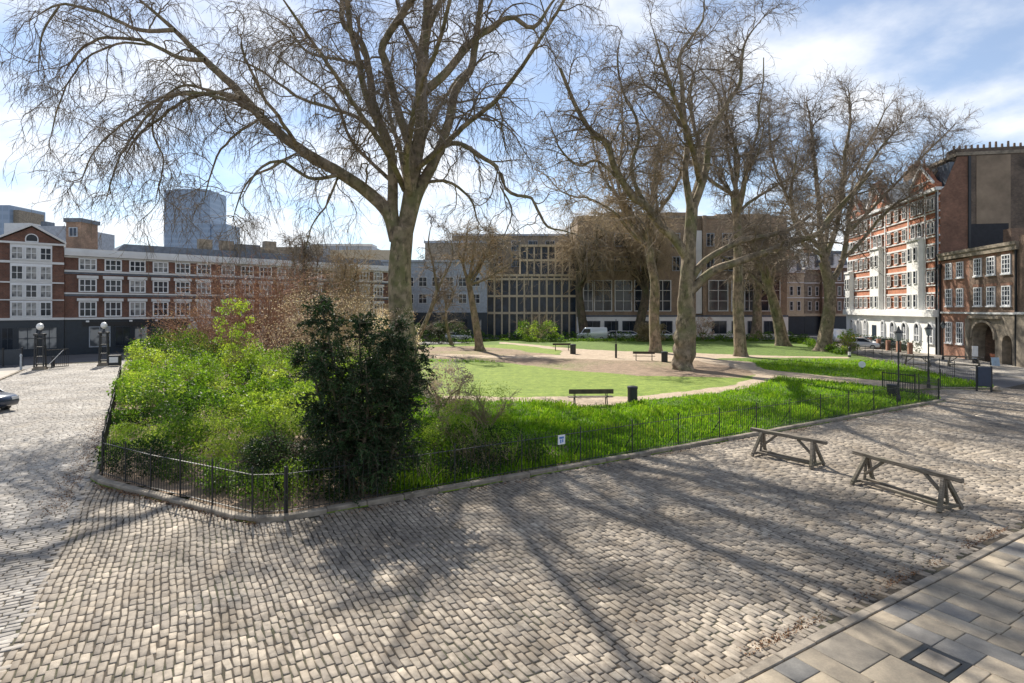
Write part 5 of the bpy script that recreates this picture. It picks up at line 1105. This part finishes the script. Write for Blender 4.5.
for s0 in (7.3, 17.6):
    c_ = part(e, 'chimney', 'stock', (bayx(s0+3.2), bayx(s0), 1.0, 2.2, EV+1.5, EV+4.3)); b = MB()
    for k in range(7): b = MB(); b.tube((bayx(s0+3.0)+k*.46, 1.5, EV+4.3), (bayx(s0+3.0)+k*.46, 1.5, EV+4.95), .13, .1, 7); b.build('chimney_pot', M['terracotta'], c_)
for s0 in (1.3, 4.2, 7.2, 10.2): window(e, bayx(s0), 1.2, 1.35, 1.7, 2, 2, fm='white', arch=True, sill=False, y=-.25, d=.2, fw=.16)
d_ = part(e, 'door', 'navy', (bayx(16.3), bayx(15.1), -.32, -.253, 0.4, 2.9)); part(d_, 'door_handle', 'cream', (bayx(15.3), bayx(15.22), -.36, -.322, 1.4, 1.5))
for s0 in (12.9, 18.3, 20.6, 23): window(e, bayx(s0), 1.2, 1.0, 1.9, 2, 2, fm='white', arch=True, sill=False, y=-.25, d=.2, fw=.12)
part(e, 'downpipe', 'black', (LR-.16, LR-.04, -.42, -.28, 0, EV-.2))
gw = empty('garden_wall', RO, AR, 'low railings and brick piers with plants before the stuccoed mansions', 'wall')
for k in range(8): part(gw, 'pier', 'stockred', (bayx(1+k*2.6), bayx(1+k*2.6)+.4, -2.8, -2.4, 0, 1.35))
part(gw, 'rail_panel', 'iron', *[(bayx(1+k*.2), bayx(1+k*.2)+.03, -2.62, -2.59, 0, 1.1) for k in range(92)])
r = np.random.default_rng(3); p = np.stack([r.uniform(3, LR-1, 5000), r.uniform(-2.3, -1.2, 5000), r.uniform(.2, 1.6, 5000)], 1); p = p[(np.sin(p[:, 0]*1.9) > -.1)]
link('shrubs', leafmesh('shrubs', p, .16, M['shrubdark'], 12), gw)
ps = MB(); ps.slab([(-2, -5.2), (60, -5.2), (60, .05), (-2, .05)], .0, .12); o = ps.build('side_pavement', M['sandpave'], loc=RO, rot=(0, 0, AR)); tag(o, kind='structure')
# old brick gatehouse, nearer on the same line
OB = (46.3, 61.6, 0)
e = empty('old_gatehouse', OB, AR, 'old two-tone brown brick house with sash windows over a dark stone archway', 'building')
A_ = (0.02, 5.3); 
part(e, 'wall', 'stockred', (.05, 5.2, 0, 8, 0, 10.2)); 
b = MB()                                             # wall with two arched openings
def arch_pts(xc, w, zs, zt, n=10): return [(xc+w/2*math.cos(math.pi*i/n), zs+(zt-zs)*math.sin(math.pi*i/n)**.8) for i in range(n+1)]
x1, x2, x3, x4 = 5.203, 12.3, 7.55, 10.85
aw, sw = 3.3, 1.35
big = arch_pts(x3, aw, 2.3, 3.85); sm = arch_pts(x4, sw, 1.9, 2.75)
b.prism([(x1, 0), (x3-aw/2, 0), (x3-aw/2, 2.3)]+big[::-1][1:-1]+[(x3+aw/2, 2.3), (x3+aw/2, 0), (x4-sw/2, 0), (x4-sw/2, 1.9)]+sm[::-1][1:-1]+[(x4+sw/2, 1.9), (x4+sw/2, 0), (x2, 0), (x2, 4.6), (x1, 4.6)], -.05, 1.0)
b.build('arch_wall', M['sandstone'], e)
part(e, 'wall', 'stock', (x1, x2, 0, 8, 4.603, 10.3)); part(e, 'passage_back', 'black', (x1+.1, x2-.1, 5.5, 7.9, 0, 4.6)); part(e, 'passage_floor', 'asphalt', (x1+.1, x2-.1, 1.0, 5.5, -.05, .02))  # passage back is coloured black to paint in the shade inside the archway
part(e, 'passage_side', 'stock', (x3+aw/2+.1, x4-sw/2-.1, 1.003, 5.49, 0, 4.6), (x1+.1, x3-aw/2-.1, 1.003, 5.49, 0, 4.6), (x4+sw/2+.1, x2-.1, 1.003, 5.49, 0, 4.6))
d_ = part(e, 'door', 'black', (x4-sw/2, x4+sw/2, .7, .8, 0, 2.7))
b = MB()
for i in range(10):
    a, c = big[i], big[i+1]; s_ = 1.14; f_ = lambda q: (x3+(q[0]-x3)*s_, 2.3+(q[1]-2.3)*s_); b.prism([a, c, f_(c), f_(a)], -.22, -.053)
b.build('arch_moulding', M['sandstone'], e)
part(e, 'label_mould', 'sandstone', (x1+.2, x2-2.2, -.35, -.053, 4.2, 4.45)); part(e, 'string_course', 'stonewhite', (.05, x2, -.15, -.053, 4.62, 4.8))
part(e, 'buttress', 'sandstone', (5.0, 5.6, -.3, -.053, 0, 4.15)); part(e, 'parapet', 'sandstone', (.0, x2+.1, -.25, 8, 10.303, 11.0)); part(e, 'roof_edge', 'sandstone', (.0, x2+.1, -.35, -.253, 10.75, 11.05))
for x in (1.65, 3.65): 
    for z, h in ((1.55, 2.2), (5.4, 1.8), (8.3, 1.6)): window(e, x, z, 1.15, h, 3, 4, y=0, fw=.1)
for x in (6.6, 8.6, 10.75):
    for z, h in ((5.4, 1.8), (8.3, 1.7)): window(e, x, z, 1.2, h, 3, 4, y=0, fw=.1)
    for z in (7.22, 10.02): part(e, 'red_lintel', 'stockred', (x-.8, x+.8, -.03, -.002, z, z+.26))
part(e, 'downpipe', 'black', (12.1, 12.25, -.2, -.06, .1, 10.4)); part(e, 'downpipe', 'black', (.1, .24, -.2, -.06, .1, 9.5), (-.05, .4, -.3, -.06, 9.5, 9.9))
for s0 in (4.2, 13.6):
    c_ = part(e, 'chimney', 'stock', (s0, s0+1.2, 3.5, 5, 11, 13.0)) if s0 < 10 else None
e2 = empty('stone_house', OB, AR, 'rough stone and brick house end at the right edge beside the gatehouse', 'building')
part(e2, 'wall', 'sandstone', (12.33, 24, -.2, 8, 0, 4.6)); part(e2, 'upper_wall', 'stock', (12.33, 24, 0, 8, 4.603, 11.5)); part(e2, 'cornice', 'stonewhite', (12.33, 24, -.35, -.003, 4.65, 4.85))
for x in (14.5, 17, 19.5, 22):
    for z, h in ((1.3, 2), (5.4, 1.8), (8.3, 1.7)): window(e2, x, z, 1.2, h, 3, 4, y=-.2 if z < 4 else 0, fw=.1)
# tall party wall block behind, in the same frame as the mansions
e = empty('tall_block', RO, AR, 'tall windowless brown party wall with chimney pots rising behind the old gatehouse', 'building')
def yz(b, pts, x0, x1):
    n = len(pts); return b.add([(x0, y, z) for y, z in pts]+[(x1, y, z) for y, z in pts], [tuple(range(n)), tuple(range(2*n-1, n-1, -1))]+[(i, i+n, (i+1) % n+n, (i+1) % n) for i in range(n)])
XE = LR+.04
b = MB(); yz(b, [(-.02, 0), (2.6, 0), (2.6, 21.5), (1.6, 21.5), (.35, 18.3), (-.02, 17.95)], LR+.003, XE); b.build('end_wall', M['partyred'], e)
b = MB(); b.box(LR-6.2, XE, 2.603, 40, 0, 21.6); b.build('wall', M['party'], e)
part(e, 'coping', 'sandstone', (LR-6.3, XE+.1, 1.5, 9, 21.603, 21.95), (LR-6.3, XE+.06, 9.003, 40, 21.603, 21.8))
part(e, 'render_patch', simple('grey_render', (.25, .19, .135), .9, var=.3, sc=.6), (XE+.003, XE+.05, 3.4, 6.6, 11.5, 21.5)); part(e, 'render_patch', simple('dark_render', (.035, .035, .04), .9), (XE+.053, XE+.08, 2.8, 6.4, 9.6, 14.2)); part(e, 'flue', 'black', (XE+.003, XE+.13, 2.62, 2.85, 9, 21.5))
c_ = part(e, 'chimney', 'party', (LR-2.0, LR-.6, 1.6, 8.8, 21.953, 22.5))
for k in range(12): b = MB(); b.tube((LR-1.2, 1.9+k*.58, 22.5), (LR-1.2, 1.9+k*.58, 23.0+.25*(k in (6, 7, 9))), .13, .1, 7); b.build('chimney_pot', M['stock'], c_)
c_ = part(e, 'chimney', 'sandstone', (LR-2.0, LR-.6, 10.4, 13.2, 21.803, 22.4))
for k in range(4): b = MB(); b.tube((LR-1.2, 10.8+k*.65, 22.4), (LR-1.2, 10.8+k*.65, 23.1), .13, .1, 7); b.build('chimney_pot', M['sandstone'], c_)
